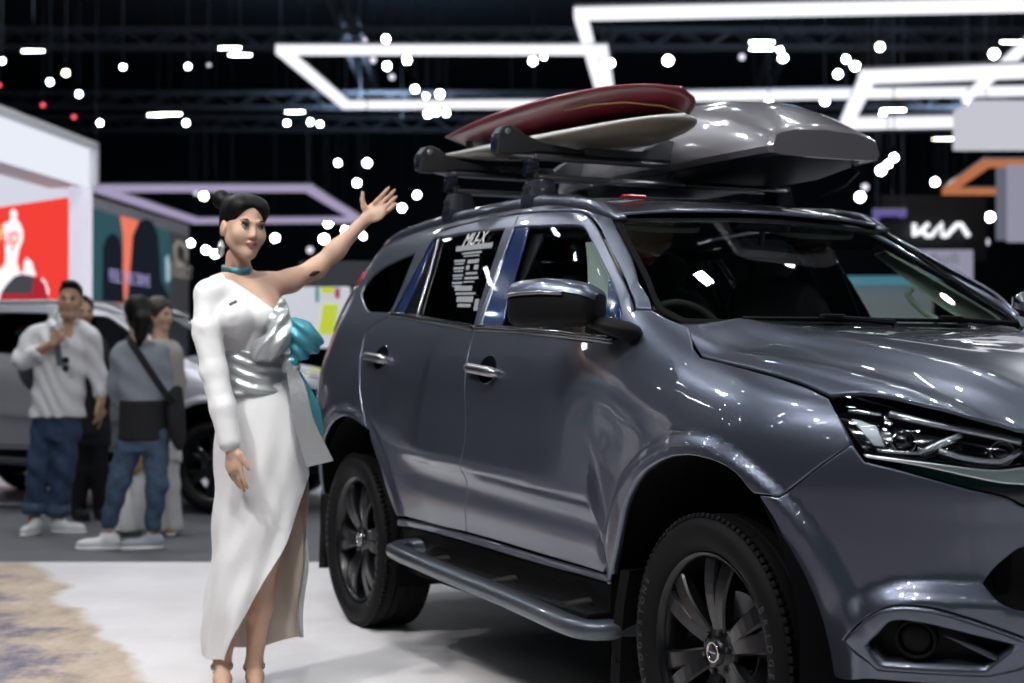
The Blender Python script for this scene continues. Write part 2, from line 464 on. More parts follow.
def hood(x,y):
    x=np.asarray(x,float);y=np.asarray(y,float);x,y=np.broadcast_arrays(x,y)
    a=np.abs(y)
    zs=1.305-.045*(x+.35)-.085*np.clip(x+.35,0,3)**2      # along the plateau edge
    k=np.interp(x,[-.4,.9],[1.0,.85])
    prof=spl([0,.25,.45,.52,.60,.68,.74,.79,.84],[.014,.012,.006,-.002,-.034,-.054,-.060,-.083,-.125],a/k)
    prof=prof+.070*(1-smooth(-.46,-.10,x))*smooth(.30,.70,a)
    z=zs+prof-.25*np.clip(x-.45,0,2)**2*(1-.3*a)
    return np.stack([x,y,z],-1)
def shield(y,z):
    y=np.asarray(y,float);z=np.asarray(z,float);y,z=np.broadcast_arrays(y,z)
    x=-.328-1.62*(z-1.33)-.20*y*y-.12*np.clip(z-1.33,0,2)**2
    return np.stack([x,y,z],-1)
def roof(x,y):
    x=np.asarray(x,float);y=np.asarray(y,float);x,y=np.broadcast_arrays(x,y)
    z=1.855-.03*(y/.6)**2-.013*(y/.6)**6-fall(x)
    return np.stack([x,y,z],-1)
BK={"front_door":[[-1.5984,1.3275,1],[-1.5958,1.4302],[-1.6061,1.5535],[-1.6244,1.6831],[-1.6629,1.7735,1],[-1.4362,1.7618],[-1.2384,1.7453],[-1.1572,1.7257],[-1.0545,1.6792],[-0.9022,1.5938],[-0.7338,1.5019],[-0.6133,1.4337],[-0.5618,1.3933],[-0.5372,1.367],[-0.5067,1.3125],[-0.4902,1.2372],[-0.4896,1.1721],[-0.4846,1.1196],[-0.4928,1.042],[-0.5055,0.9796],[-0.5158,0.8953],[-0.5211,0.8327],[-0.5293,0.7447],[-0.5768,0.5971],[-0.5778,0.556],[-0.599,0.5278,1],[-1.0561,0.5362],[-1.3641,0.5428],[-1.6488,0.545,1],[-1.5968,0.7512],[-1.5541,0.9045],[-1.5698,1.0532],[-1.5929,1.184],[-1.6042,1.2594]],"rear_door":[[-1.5984,1.3275,1],[-1.5958,1.4302],[-1.6061,1.5535],[-1.6244,1.6831],[-1.6629,1.7735,1],[-1.9522,1.7781],[-2.2245,1.7707],[-2.4184,1.7596,1],[-2.4518,1.7086],[-2.4794,1.5735],[-2.5119,1.4476],[-2.5388,1.3958,1],[-2.6796,1.368],[-2.776,1.3248],[-2.757,1.2439],[-2.6584,1.0897],[-2.6045,0.9905],[-2.5073,0.8991,1],[-2.4538,0.8248],[-2.3937,0.7433],[-2.3481,0.645],[-2.2904,0.5488,1],[-1.9337,0.5422],[-1.6488,0.545,1],[-1.5968,0.7512],[-1.5541,0.9045],[-1.5698,1.0532],[-1.5929,1.184],[-1.6042,1.2594]],"front_hole":[[-1.5649,1.342,1],[-1.5775,1.4677],[-1.6036,1.6037],[-1.6517,1.7127,1],[-1.4487,1.7029],[-1.1737,1.6858],[-1.1124,1.6704],[-1.0199,1.6206],[-0.8767,1.5416],[-0.717,1.4558],[-0.6239,1.3997],[-0.5681,1.3484],[-0.5365,1.2751,1],[-0.6857,1.2668],[-0.9704,1.2896],[-1.3864,1.3239]],"rear_hole":[[-2.5459,1.4025,1],[-2.5418,1.5367],[-2.546,1.6658],[-2.4241,1.7288,1],[-2.0522,1.7251],[-1.7178,1.7139,1],[-1.6807,1.581],[-1.6539,1.4398],[-1.632,1.3357,1],[-2.0241,1.3651]],"front_glass":[[-1.3806,1.3275,1],[-1.4251,1.4766],[-1.4763,1.6151],[-1.5117,1.7058,1],[-1.3583,1.6979],[-1.1737,1.6858],[-1.1124,1.6704],[-1.0199,1.6206],[-0.891,1.5493],[-0.7745,1.4868,1],[-0.6791,1.3998],[-0.5931,1.2661,1],[-0.6857,1.2668],[-0.9704,1.2896]],"sail":[[-0.7675,1.4831,1],[-0.717,1.4558],[-0.6239,1.3997],[-0.5681,1.3484],[-0.5365,1.2751,1],[-0.5919,1.2692,1],[-0.6764,1.3997]],"b_trim":[[-1.5649,1.342,1],[-1.5775,1.4677],[-1.6036,1.6037],[-1.6517,1.7127,1],[-1.5158,1.7062,1],[-1.4805,1.6153],[-1.4293,1.4768],[-1.3848,1.3275,1]],"rear_glass":[[-2.2242,1.3819,1],[-2.2555,1.4818],[-2.2869,1.5811],[-2.3611,1.7199,1],[-2.0522,1.7251],[-1.7178,1.7139,1],[-1.6807,1.581],[-1.6539,1.4398],[-1.632,1.3357,1],[-2.0241,1.3651]],"rear_fixed":[[-2.403,1.3938,1],[-2.3877,1.5126],[-2.3973,1.6391],[-2.4133,1.7254,1],[-2.383,1.7237,1],[-2.3041,1.582],[-2.2724,1.4824],[-2.2429,1.3844,1]],"c_trim":[[-2.5459,1.4025,1],[-2.5418,1.5367],[-2.546,1.6658],[-2.4345,1.7283,1],[-2.4094,1.6398],[-2.3995,1.5131],[-2.4151,1.3945,1]],"quarter_window":[[-2.5653,1.4096,1],[-2.5541,1.5063],[-2.5791,1.6724,1],[-2.8093,1.6453],[-2.9864,1.613],[-3.081,1.5606],[-3.0792,1.5177],[-2.9281,1.4469],[-2.842,1.4214,1]],"fender":[[-0.5372,1.367,1],[-0.4877,1.3662,1],[-0.4592,1.3545],[-0.423,1.3397],[-0.3657,1.3217],[-0.3255,1.3103,1],[-0.2577,1.2667],[-0.2242,1.2455],[-0.1661,1.2188,1],[-0.0965,1.2072],[0.0334,1.1864],[0.1994,1.1653],[0.3077,1.1462],[0.3628,1.1338],[0.4311,1.1116,1],[0.48,1.0596],[0.5229,0.9968,1],[0.4606,0.9529],[0.3806,0.8914],[0.3288,0.8525,1],[0.266,0.8524,1],[0.2476,0.855],[0.1882,0.9028],[0.1165,0.9277],[0.0286,0.9375],[-0.0417,0.9371],[-0.1238,0.9264],[-0.2032,0.9012],[-0.2815,0.8634],[-0.343,0.8109],[-0.3883,0.7556],[-0.4453,0.6549],[-0.4966,0.5711],[-0.537,0.5121,1],[-0.5883,0.5101,1],[-0.5778,0.556]],"bumper":[[0.5229,0.9968,1],[0.5567,0.9542,1],[0.6484,0.9351],[0.743,0.911],[0.8186,0.8922],[0.908,0.8709],[0.9439,0.8518,1],[0.9294,0.4236,1],[0.5327,0.3899],[0.4719,0.3874],[0.4266,0.3963,1],[0.3912,0.5152],[0.3651,0.6327],[0.3231,0.7753],[0.266,0.8524,1],[0.3288,0.8525,1],[0.3806,0.8914],[0.4606,0.9529]],"headlight":[[0.4341,1.1117,1],[0.4884,1.1199],[0.5697,1.1184],[0.6344,1.1092],[0.6906,1.0989],[0.7572,1.0864],[0.8182,1.0714],[0.8931,1.0529],[0.9502,1.0379,1],[0.944,0.9539,1],[0.8873,0.9447],[0.8168,0.9471],[0.7455,0.9552],[0.6479,0.9635],[0.5533,0.974,1],[0.5001,1.0425]],"chrome":[[0.5534,0.9716,1],[0.648,0.9623],[0.7455,0.9527],[0.8167,0.9446],[0.8872,0.9411],[0.9438,0.9491,1],[0.9429,0.9055,1],[0.8867,0.9095],[0.8165,0.9227],[0.6974,0.9465],[0.5615,0.9643,1]],"dark_slot":[[0.5615,0.9643,1],[0.6974,0.9465],[0.8165,0.9227],[0.8867,0.9095],[0.9429,0.9055,1],[0.9438,0.8542,1],[0.9079,0.8733],[0.8186,0.8947],[0.743,0.9134],[0.6483,0.9375],[0.5592,0.9568,1]],"grille":[[0.8447,0.6626,1],[0.8668,0.6899],[0.8998,0.7203],[0.946,0.7509,1],[0.9282,0.6053,1],[0.8758,0.6244]],"fog_outer":[[0.4895,0.4982,1],[0.558,0.5646],[0.6245,0.5976],[0.7121,0.5991],[0.8134,0.5743],[0.9226,0.5302,1],[0.9294,0.4236,1],[0.5456,0.432,1]],"fog_inner":[[0.551,0.4926,1],[0.5859,0.5301],[0.621,0.5612],[0.6966,0.5608],[0.7878,0.5433],[0.8993,0.5194,1],[0.8335,0.4578,1],[0.6193,0.4512,1],[0.5815,0.4547]],"side_frame":[[-0.5372,1.367,1],[-0.4877,1.3662,1],[-0.5573,1.4289],[-0.6919,1.517],[-0.8583,1.6126],[-1.0296,1.7073,1],[-1.0914,1.7386],[-1.209,1.7735],[-1.3633,1.7983],[-1.6153,1.8241],[-2.1414,1.867],[-2.3542,1.8539],[-2.6687,1.803],[-2.8627,1.7804],[-2.9837,1.7461],[-3.1421,1.6933],[-3.2142,1.5319]],"handle_f":[[-1.5606,1.1917],[-1.2874,1.1608],[-1.2807,1.143],[-1.5358,1.1583]],"handle_r":[[-2.6665,1.2348],[-2.3625,1.2089],[-2.3595,1.1878],[-2.6233,1.1996]],"hood":[[-0.2021,-0.7833,1],[-0.1364,-0.7708],[0.0003,-0.7644],[0.1346,-0.7584],[0.234,-0.7551],[0.364,-0.7562,1],[0.4212,-0.7331],[0.5024,-0.7088],[0.5683,-0.6936],[0.626,-0.6795],[0.6898,-0.6566],[0.7488,-0.6346],[0.8055,-0.5897],[0.8536,-0.5604]],"shield":[[-0.7419,1.3669],[-0.6957,1.4747],[-0.6418,1.6129],[-0.6018,1.7074,1],[-0.5056,1.71],[-0.3504,1.7148],[-0.0961,1.7247],[0.1737,1.7227],[0.5214,1.7142,1],[-0.7071,1.3279,1],[-0.513,1.3224],[-0.3264,1.317],[-0.0211,1.3177],[0.2434,1.3151],[0.6064,1.3121]],"bars":[[[[0.609,1.0869],[0.6932,1.0686],[0.794,1.0483],[0.8911,1.0278],[0.9459,1.0139]],0.0105],[[[0.5815,0.9849],[0.6476,0.982],[0.6922,0.9807]],0.006],[[[0.6922,0.9807],[0.7337,1.0036],[0.7698,1.0213],[0.7989,1.0315]],0.008],[[[0.7215,0.9912],[0.758,1.0065],[0.7869,1.0168]],0.004],[[[0.7409,0.9892],[0.8076,0.97],[0.8877,0.9628],[0.9191,0.9777],[0.9442,0.9947]],0.0085],[[[0.4912,1.0924],[0.5285,1.0906],[0.5851,1.084]],0.006],[[[0.6004,1.0892],[0.5984,1.0719],[0.6161,1.0575]],0.006]],"reflector":[[0.4984,1.0775,1],[0.5278,1.0719,1],[0.5742,1.0542,1],[0.6016,0.9979,1],[0.5703,1.0007,1]],"decal_rear":[[-2.1523,1.7092],[-1.7768,1.7023],[-1.6141,1.3696],[-1.8869,1.38]]}
# ================================================================ the grey seven-seat SUV
M_paint=mat('car_paint',(.136,.154,.206),rough=.32,metal=.78,coat=1.0,coat_rough=.02)
M_black=mat('black_plastic',(.004,.004,.005),rough=.6,spec=.2)
M_blackgloss=mat('black_gloss',(.006,.006,.008),rough=.12,coat=1,coat_rough=.02)
M_bluerefl=mat('black_gloss_blue_reflection',(.012,.028,.105),rough=.16,coat=1,coat_rough=.03)  # black gloss trim; reflected blue light is painted into its base colour
M_chrome=mat('chrome',(.75,.75,.78),rough=.12,metal=1)
M_satin=mat('satin_silver',(.42,.42,.45),rough=.28,metal=1)
M_tyre=mat('tyre_rubber',(.005,.005,.006),rough=.65,spec=.18)
M_rim=mat('rim_black',(.005,.005,.006),rough=.30,coat=.25,coat_rough=.05,spec=.3)
M_rimface=mat('rim_smoke',(.030,.031,.035),rough=.3,metal=.7,coat=.3)
M_glass=glass('windscreen_glass',(.72,.80,.76))
M_tint=glass('tinted_glass',(.10,.11,.12))
M_tint2=glass('front_door_glass',(.55,.60,.60))
M_lens=glass('lamp_lens',(.86,.9,.92))
M_liner=mat('liner_black',(.004,.004,.005),rough=.9,spec=.15)
M_trimgrey=mat('pillar_fabric',(.62,.68,.62),rough=.9)
M_seat=mat('seat_leather',(.012,.012,.013),rough=.55)
M_dash=mat('dash_plastic',(.02,.022,.022),rough=.6)
M_bar=mat('light_bar_silver',(.80,.80,.86),rough=.3,metal=.9)
M_steel=mat('steel',(.30,.31,.33),rough=.3,metal=1)
M_white=mat('white_print',(.8,.8,.8),rough=.6)
M_red=mat('red_lens',(.55,.01,.015),rough=.15,coat=1)
M_stepb=mat('step_grey',(.10,.115,.14),rough=.35,metal=.6,coat=.5)

CX,CY,YAW=1.3526,4.579,.4562
car=thing('suv','metallic grey SUV with loaded roof rack on the white stage','car',(CX,CY,0),math.atan2(-math.cos(YAW),math.sin(YAW)))
def sidepanel(name,poly,m,**k): return panel(name,side,poly,m,car,flip=k.pop('flip',1),**k)
B=BK
def sub(l,a,b): return [list(p) for p in l[a:b]]
# --- body side frame: A pillar, cant rail, C and D pillar, rear wing
fd,rd=B['front_door'],B['rear_door']
arch=[[AR['u']+AR['r']*math.cos(t),AR['z']+AR['r']*math.sin(t)] for t in np.linspace(PI*.98,.0,22)]
i430=[i for i,p in enumerate(rd) if len(p)>2][4]          # where the rear door seam meets the arch
top=[list(p) for p in rd[4:i430+1]]                      # B-post top -> ... -> arch, along the rear door's gap
seamx,seamz=top[-1][:2]
archp=[[-3.29,.56],[-3.255,.66],[-3.185,.76],[-3.083,.845],[-2.939,.914],[-2.789,.946],[-2.68,.944],[-2.585,.922]]
sf=[list(p) for p in B['side_frame'][:6]]
roofedge=[[-1.10,1.738],[-1.21,1.768],[-1.36,1.786],[-1.6,1.797],[-2.0,1.80],[-2.35,1.799],[-2.67,1.788],[-2.9,1.775],[-3.1,1.757],[-3.4,1.735],[-3.85,1.72,1]]
frame=sf+roofedge+[[-3.85,.50,1],[-3.305,.50,1]]+archp
frame+=[[seamx,seamz,1]]+[p[:2] if j else p for j,p in enumerate(top[::-1][1:])]
frame[-1]=frame[-1][:2]
fi=[i for i,p in enumerate(fd) if len(p)>2][1]
frame+=[list(p[:2]) for p in fd[fi+1:] if p[1]>1.36]
frame=[p for p in frame if not (len(p)>2 and abs(p[0]-frame[0][0])<1e-4 and p is not frame[0])]
seen=[];
for p in frame:
    if not seen or math.hypot(p[0]-seen[-1][0],p[1]-seen[-1][1])>.004: seen.append(p)
if math.hypot(seen[-1][0]-seen[0][0],seen[-1][1]-seen[0][1])<.01: seen.pop()
frame=seen
qg=B['quarter_window']
sidepanel('side_frame',frame,M_paint,holes=[qg],grid=.022)
sidepanel('quarter_glass',[list(p) for p in qg],M_tint,grid=.06,off=-.006,gap=-.004)
sidepanel('front_fender',B['fender'],M_paint,grid=.016,gap=.003,edge=.03)
df,_=sidepanel('front_door',fd,M_paint,holes=[B['front_hole']],grid=.017,gap=.0034,edge=.03)
dr,_=sidepanel('rear_door',rd,M_paint,holes=[B['rear_hole']],grid=.017,gap=.0034,edge=.03)
DL={}
for nm,pl,m,k in (('front_window',B['front_glass'],M_tint2,{}),('mirror_sail',B['sail'],M_bluerefl,dict(off=-.004)),('centre_pillar_trim',B['b_trim'],M_bluerefl,dict(off=-.004)),
    ('rear_window',B['rear_glass'],M_tint,{}),('fixed_window',B['rear_fixed'],M_blackgloss,{}),('rear_pillar_trim',B['c_trim'],M_bluerefl,dict(off=-.004))):
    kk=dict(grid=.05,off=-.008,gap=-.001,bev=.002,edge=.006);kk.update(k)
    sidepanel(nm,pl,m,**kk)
# printed sheet on the rear door glass (and its twin on the far side)
dq=[np.array(p) for p in B['decal_rear']]
def dpt(a,b): return (1-b)*((1-a)*dq[0]+a*dq[1])+b*((1-a)*dq[3]+a*dq[2])
def dbar(a0,a1,b0,b1): return [list(dpt(a,b))+[1] for a,b in ((a0,b0),(a1,b0),(a1,b1),(a0,b1))]
M_sheet=mat('sheet_print',(.26,.28,.30),rough=.6)
rows=[(0,1,.115,.185),(.2,.75,.21,.235),(.25,.7,.25,.27)]
for i in range(7): rows+=[(0,.32,.30+.095*i,.33+.095*i),(.02,.30,.345+.095*i,.365+.095*i)] if i<4 else []
rows+=[(.40,.72,.31,.36),(.38,.48,.38,.44),(.62,.74,.38,.44),(.40,.74,.47,.50),(.38,.80,.53,.56),(.36,.70,.58,.60),(.10,.66,.64,.70),(.15,.80,.72,.75),(.20,.75,.77,.84),(.25,.70,.86,.90),(.82,.95,.80,.94)]
for i,r_ in enumerate(rows): sidepanel('printed_sheet',dbar(*r_),M_sheet,grid=.2,off=.001,gap=0,bev=.0005,edge=.001)
pp,nn_=surf_eval(side,np.array([dpt(.5,.05)]));pp=pp[0];nn_=nn_[0]
for s in (1,-1):
    n_=nn_*np.array([1,s,1]);ez=np.array([0,0,1])-n_[2]*n_;ez/=np.linalg.norm(ez);ex=np.cross(ez,n_)
    text_curve('sheet_title','MU-X',.085,M_white,car,tuple(pp*np.array([1,s,1])+n_*.002),np.stack([ex,ez+.25*ex*0,n_],1),.0005)
# window divider bar and belt mouldings
def along(fn,pts,off,n=40):
    c=curve(pts,.03,closed=False);p,nn=surf_eval(fn,c);return p+nn*off
def mir(P): return [(p[0],-p[1],p[2]) for p in P]
g=B['rear_glass']
for s in (1,-1):
    P=along(side,[list(g[3][:2]),list(g[2][:2]),list(g[1][:2]),list(g[0][:2])],0.0);P=P if s>0 else mir(P)
    MB().tube(P,.007,8).build('divider_bar',M_satin,car,smooth=True)
    for lo in ([[-1.60,1.328],[-1.39,1.322],[-1.0,1.302],[-.75,1.286],[-.55,1.272]],[[-2.54,1.402],[-2.41,1.394],[-2.02,1.362],[-1.63,1.330]]):
        P=along(side,lo,.004);P=P if s>0 else mir(P)
        MB().tube(P,.010,8,sq=.8).build('belt_moulding',M_blackgloss,car,smooth=True)
        P=along(side,[[p[0],p[1]-.013] for p in lo],.003);P=P if s>0 else mir(P)
        MB().tube(P,.0035,8).build('belt_trim',M_satin,car,smooth=True)
# --- sill, cladding
zs=lambda u:.531+.0*u
sidepanel('sill',[[-2.285,.536,1],[-1.65,.537],[-1.05,.527],[-.555,.524,1],[-.545,.50,1],[-1.05,.498],[-1.65,.505],[-2.30,.507,1]],M_paint,grid=.03,edge=.03)
sidepanel('sill_cladding',[[-2.30,.503,1],[-1.65,.501],[-1.05,.494],[-.54,.496,1],[-.54,.30,1],[-2.30,.30,1]],M_black,grid=.05,off=-.012,edge=.05)
# --- bonnet: half outline mirrored
hh=[list(p) for p in B['hood']]
half=[[-.33,0],[-.35,-.30],[-.385,-.55],[-.425,-.715,1],[-.36,-.745],[-.27,-.766]]+hh+[[.915,-.40],[.95,-.2],[.962,0]]
half[0].append(1);half[-1].append(1)
hoodpoly=half+[[p[0],-p[1]]+p[2:] for p in half[-2:0:-1]]
for q in (half[0],half[-1]):
    while len(q)>2:q.pop()
hoodpoly=[list(p) for p in hoodpoly]
panel('bonnet',hood,hoodpoly,M_paint,car,both=False,grid=.022,flip=1,off=0)
# --- front bumper (half, mirrored)
bp=[list(p) for p in B['bumper']]
k0=[i for i,p in enumerate(bp) if len(p)>2]
bump_=[bp[0],bp[1]]+bp[2:7]
bump_[-1]=bp[6][:2]
bump_+=[[1.18,.815],[1.49,.80,1],[1.49,.40,1],[1.1,.40],[.95,.41],[.75,.405],[.56,.40]]
rest=[p for p in bp[8:] if True]
bump_+=rest[1:]
gr=[list(p[:2]) for p in B['grille']]
grille=[gr[0]+[1],gr[1],gr[2],gr[3],[1.15,.765],[1.485,.77,1],[1.485,.61,1],[1.2,.605],gr[4],gr[5]]
fo=[list(p) for p in B['fog_outer']]
fo=fo[:5]+[[.955,.525,1],[.93,.47],[.84,.438,1],[.575,.432,1]]
fi_=[list(p) for p in B['fog_inner']]
sidepanel('front_bumper',bump_,M_paint,holes=[grille,fo],grid=.018)
sidepanel('lower_grille',grille,M_black,grid=.05,off=-.05,gap=-.03)
sidepanel('fog_bezel',fo,M_paint,holes=[fi_],grid=.018,off=.012,edge=.07,bev=.008)
sidepanel('fog_recess',fi_,M_black,grid=.04,off=-.05,gap=-.03)
for s in (1,-1):
    p,n=surf_eval(side,np.array([[.668,.512]]));p,n=p[0],n[0]
    if s<0:p=p*[1,-1,1];n=n*[1,-1,1]
    ax=np.cross([0,0,1],n);ax/=np.linalg.norm(ax);R=np.stack([ax,n,np.cross(ax,n)],1)
    b=MB();b.lathe([(0,-.02),(.030,-.022),(.040,-.028),(.044,-.05)],28);b.V=[tuple(R@np.array(v)+p) for v in b.V]
    lens=b.build('fog_lamp',M_black,car,smooth=True)
    b=MB();b.lathe([(.043,-.045),(.043,-.018),(.049,-.015),(.052,-.02),(.052,-.05)],28);b.V=[tuple(R@np.array(v)+p) for v in b.V]
    b.build('lamp_ring',M_chrome if 0 else M_black,lens,smooth=True)
    # splitter blade inside the recess
    P=along(side,[[.735,.53],[.80,.505],[.86,.478]],-.02);P=P if s>0 else mir(P)
    MB().tube(P,[.006,.022,.03],8,sq=.35).build('fog_fin',M_stepb,lens,smooth=True)
# --- headlamp: recessed bowl, clear cover, light bars, projector
hl=[list(p) for p in B['headlight']]
hlx=hl[:8]+[[1.01,1.03],[1.035,1.0],[1.02,.965]]+hl[10:]
hlx[7]=hl[7]
hlx=hl[:8]+[[1.02,1.015],[1.02,.975]]+hl[10:]
sidepanel('headlamp_bowl',hlx,M_blackgloss,grid=.04,off=-.055,gap=-.004)
bars=[([(889,408),(920,416),(960,425),(1000,434),(1023,440)],.0105,'light_bar'),([(874,449),(900,451),(918,452)],.006,'light_bar'),([(918,452),(935,443),(950,436),(962,432)],.008,'light_bar'),
      ([(930,448),(945,442),(957,438)],.004,'light_bar'),([(938,449),(966,457.5),(1000,461),(1013,455),(1023,448)],.0085,'light_bar')]
for s in (1,-1):
    hb=None
    for i,(l,r) in enumerate(B['bars']):
        P=along(side,[list(a) for a in l],-.022);P=P if s>0 else mir(P)
        MB().tube(P,r,8,sq=.9).build('light_bar',M_bar if i in(0,2,4) else M_chrome,car,smooth=True)
    # projector lenses
    for (u,z,r) in ((.665,1.01,.026),(.91,.985,.026)):
        p,n=surf_eval(side,np.array([[u,z]]));p,n=p[0],n[0]
        if s<0:p=p*[1,-1,1];n=n*[1,-1,1]
        n=(n+np.array([.8,0,0]));n/=np.linalg.norm(n)
        ax=np.cross([0,0,1],n);ax/=np.linalg.norm(ax);R=np.stack([ax,n,np.cross(ax,n)],1)
        b=MB();b.lathe([(0,-.012),(r*.5,-.015),(r*.85,-.024),(r,-.035),(r*1.02,-.045)],24);b.V=[tuple(R@np.array(v)+p) for v in b.V]
        pl=b.build('projector',M_blackgloss,car,smooth=True)
        b=MB();b.lathe([(r*1.02,-.05),(r*1.03,-.032),(r*1.16,-.032),(r*1.2,-.055)],24);b.V=[tuple(R@np.array(v)+p) for v in b.V]
        b.build('lens_ring',M_chrome,pl,smooth=True)
sidepanel('reflector',B['reflector'],mat('reflector_grey',(.55,.58,.62),rough=.45,metal=.4),grid=.03,off=-.03,gap=0,bev=.002)
sidepanel('headlamp_lens',hlx,M_lens,grid=.03,off=-.001,gap=.004,edge=.004,bev=.002)
ch=[list(p) for p in B['chrome']]
sidepanel('chrome_strip',ch[:6]+[[1.25,.945],[1.49,.94,1],[1.49,.88,1],[1.25,.89]]+ch[6:],M_bar,grid=.02,off=.004,gap=0,edge=.02)
ds=[list(p) for p in B['dark_slot']]
sidepanel('grille_slot',ds[:5]+[[1.49,.88,1],[1.49,.83,1]]+ds[5:],M_blackgloss,grid=.03,off=-.022,gap=-.004)
# upper grille between the lamps
ug=[[1.02,1.04,1],[1.49,1.05,1],[1.49,.95,1],[1.04,.95,1]]
sidepanel('upper_grille',ug,M_blackgloss,grid=.04,off=-.03)
for s in (1,-1):
    for zz in (.975,1.01):
        P=along(side,[[1.03,zz],[1.25,zz],[1.49,zz]],-.012);P=P if s>0 else mir(P)
        MB().tube(P,.012,6,sq=.7).build('grille_bar',M_satin,car,smooth=True)
# --- roof skin, rails, windscreen
rp=[[-.985,0],[-.99,-.3],[-1.02,-.56],[-1.06,-.60,1],[-1.3,-.605],[-1.8,-.605],[-2.4,-.605],[-3.0,-.585],[-3.42,-.52,1],[-3.46,-.25],[-3.47,0]]
rp2=rp+[[p[0],-p[1]]+p[2:] for p in rp[-2:0:-1]]
panel('roof',roof,rp2,M_paint,car,both=False,grid=.04)
for s in (1,-1):
    xs=np.array([-1.0,-1.05,-1.12,-1.2,-1.35,-1.55,-1.8,-2.1,-2.45,-2.75,-3.0,-3.12,-3.2])
    P=[];R_=[]
    rings=[]
    for x in xs:
        zt=float(roof(x,-.59)[2]);k=min(1,max(0,(-.985-x)/.16));k=k*k*(3-2*k);e=min(1,max(0,(x+3.21)/.12))
        hgt=.008+.034*k*e;w=.022+.016*k
        y=-.588
        ring=[]
        for a in np.linspace(0,2*PI,14,endpoint=False):
            cy,cz=math.cos(a),math.sin(a)
            ring.append((x,s*(y+w*np.sign(cy)*abs(cy)**.7),zt-.012+(hgt if cz>0 else .012)*np.sign(cz)*abs(cz)**.7))
        rings.append(ring)
    MB().loft(rings).build('roof_rail',M_paint,car,smooth=True)
sh=B['shield'];L=[list(p) for p in sh[:4]];T=[list(p) for p in sh[4:7]];Bo=[list(p) for p in sh[9:12]]
hw=[L[3]]+T+[[0,1.726]]+[[-a[0],*a[1:]] for a in T[::-1]]+[[-a[0],*a[1:]] for a in L[::-1]]+[[-Bo[0][0],Bo[0][1],1]]+[[-a[0],a[1]] for a in Bo[1:]]+[[0,1.316]]+[a[:2] for a in Bo[:0:-1]]+[Bo[0]]+L[:3]
hw[4]=[0,1.726]
c0=np.array([0,1.52])
inner=[[p[0]*.972,1.52+(p[1]-1.52)*.93]+list(p[2:]) for p in hw]
panel('windscreen_border',shield,hw,M_liner,car,both=False,grid=.05,holes=[inner],off=-.003,gap=0,bev=.002)
panel('windscreen',shield,inner,M_glass,car,both=False,grid=.05,off=-.004,gap=-.006,edge=.001,bev=.001)
# cowl and wipers
cp=[]
for y in np.linspace(-.74,.74,25):
    p=shield(y,1.318);q=[-.30-.16*y*y,y,float(hood(-.34-.1*y*y,y)[2])-.03]
    cp.append([tuple(p+np.array([0,0,.004])),tuple(p+np.array([.03,0,-.03])),tuple(q)])
MB().loft([c for c in cp],cap=False,closed=False).build('cowl',M_black,car,smooth=True)
for y0,y1,yp in ((-.52,.10,-.02),(-.02,.60,.58)):
    P=[shield(y,1.333)+np.array([.022,0,.004]) for y in np.linspace(y0,y1,9)]
    w=MB().tube(P,.007,6).build('wiper',M_black,car,smooth=True)
    a=shield(yp,1.315)+np.array([.07,0,-.01]);b=shield((y0+y1)/2,1.333)+np.array([.03,0,.01])
    MB().tube([a,a+np.array([-.01,0,.022]),b],[.014,.012,.007],8).box(tuple(b),(.03,.09,.02),bev=.006).build('wiper_arm',M_black,w,auto=40)
# --- door mirrors
def mirror(s):
    A=np.array([-.535,-.935,0]);E=np.array([-.785,-1.12,0]);ax=(E-A)/np.linalg.norm(E-A);f=np.array([-ax[1],ax[0],0]);f=f if f[0]>0 else -f
    #        t, zlo, ztop, depth
    prof=[(0,1.335,1.408,.055),(.03,1.322,1.422,.085),(.12,1.314,1.440,.105),(.3,1.309,1.455,.115),(.55,1.308,1.463,.112),(.80,1.309,1.458,.104),(.93,1.313,1.452,.085),(.985,1.322,1.44,.06),(1.0,1.342,1.42,.03)]
    L_=np.linalg.norm(E-A)
    def ringpts(lo,hi,t,d,a0,a1,n,grow=0):
        c=A+ax*L_*t;zc=(lo+hi)/2;h=(hi-lo)/2+grow;R=[]
        for a in np.linspace(a0,a1,n):
            ca,sa=math.cos(a),math.sin(a);e=.62
            R.append(c+f*(d*.5+grow)*2*.5*np.sign(ca)*abs(ca)**e+np.array([0,0,zc+h*np.sign(sa)*abs(sa)**e]))
        return [(p[0],p[1]*s,p[2]) for p in R]
    rings=[ringpts(lo,hi,t,d*1.5,0,2*PI*23/24,24) for t,lo,hi,d in prof]
    body=MB().loft(rings).build('door_mirror',M_black,car,smooth=True)
    cap=[ringpts(lo,hi,t,d*1.5,.22*PI if False else .10*PI,PI*.98,16,.004) for t,lo,hi,d in prof[:-1]]
    MB().loft(cap,cap=False,closed=False).build('mirror_cap',M_paint,body,smooth=True)
    P=[ringpts(lo,hi,t,d*1.5,.075*PI,.075*PI+.01,2,.003)[0] for t,lo,hi,d in prof[3:-1]]
    MB().tube(P,.0065,8).build('turn_signal',M_satin,body,smooth=True)
    gl=[ringpts(lo+.012,hi-.012,t,d*1.5,PI,PI+.01,2,.002)[0] for t,lo,hi,d in prof[2:-1]]
    # arm onto the door
    q=lambda p:(p[0],p[1]*s,p[2])
    MB().tube([q((-.56,-.95,1.325)),q((-.50,-.92,1.31)),q((-.47,-.875,1.295)),q((-.50,-.84,1.29))],[.035,.05,.055,.05],12,sq=.55).build('mirror_arm',M_black,body,smooth=True)
    g=[]
    for t,lo,hi,d in prof[2:-1]:
        c=A+ax*L_*t-f*(d*.76);g.append([q((c[0],c[1],lo+.018)),q((c[0],c[1],(lo+hi)/2)),q((c[0],c[1],hi-.018))])
    MB().loft(g,cap=False,closed=False).build('mirror_glass',M_chrome,body,smooth=True)
mirror(1);mirror(-1)
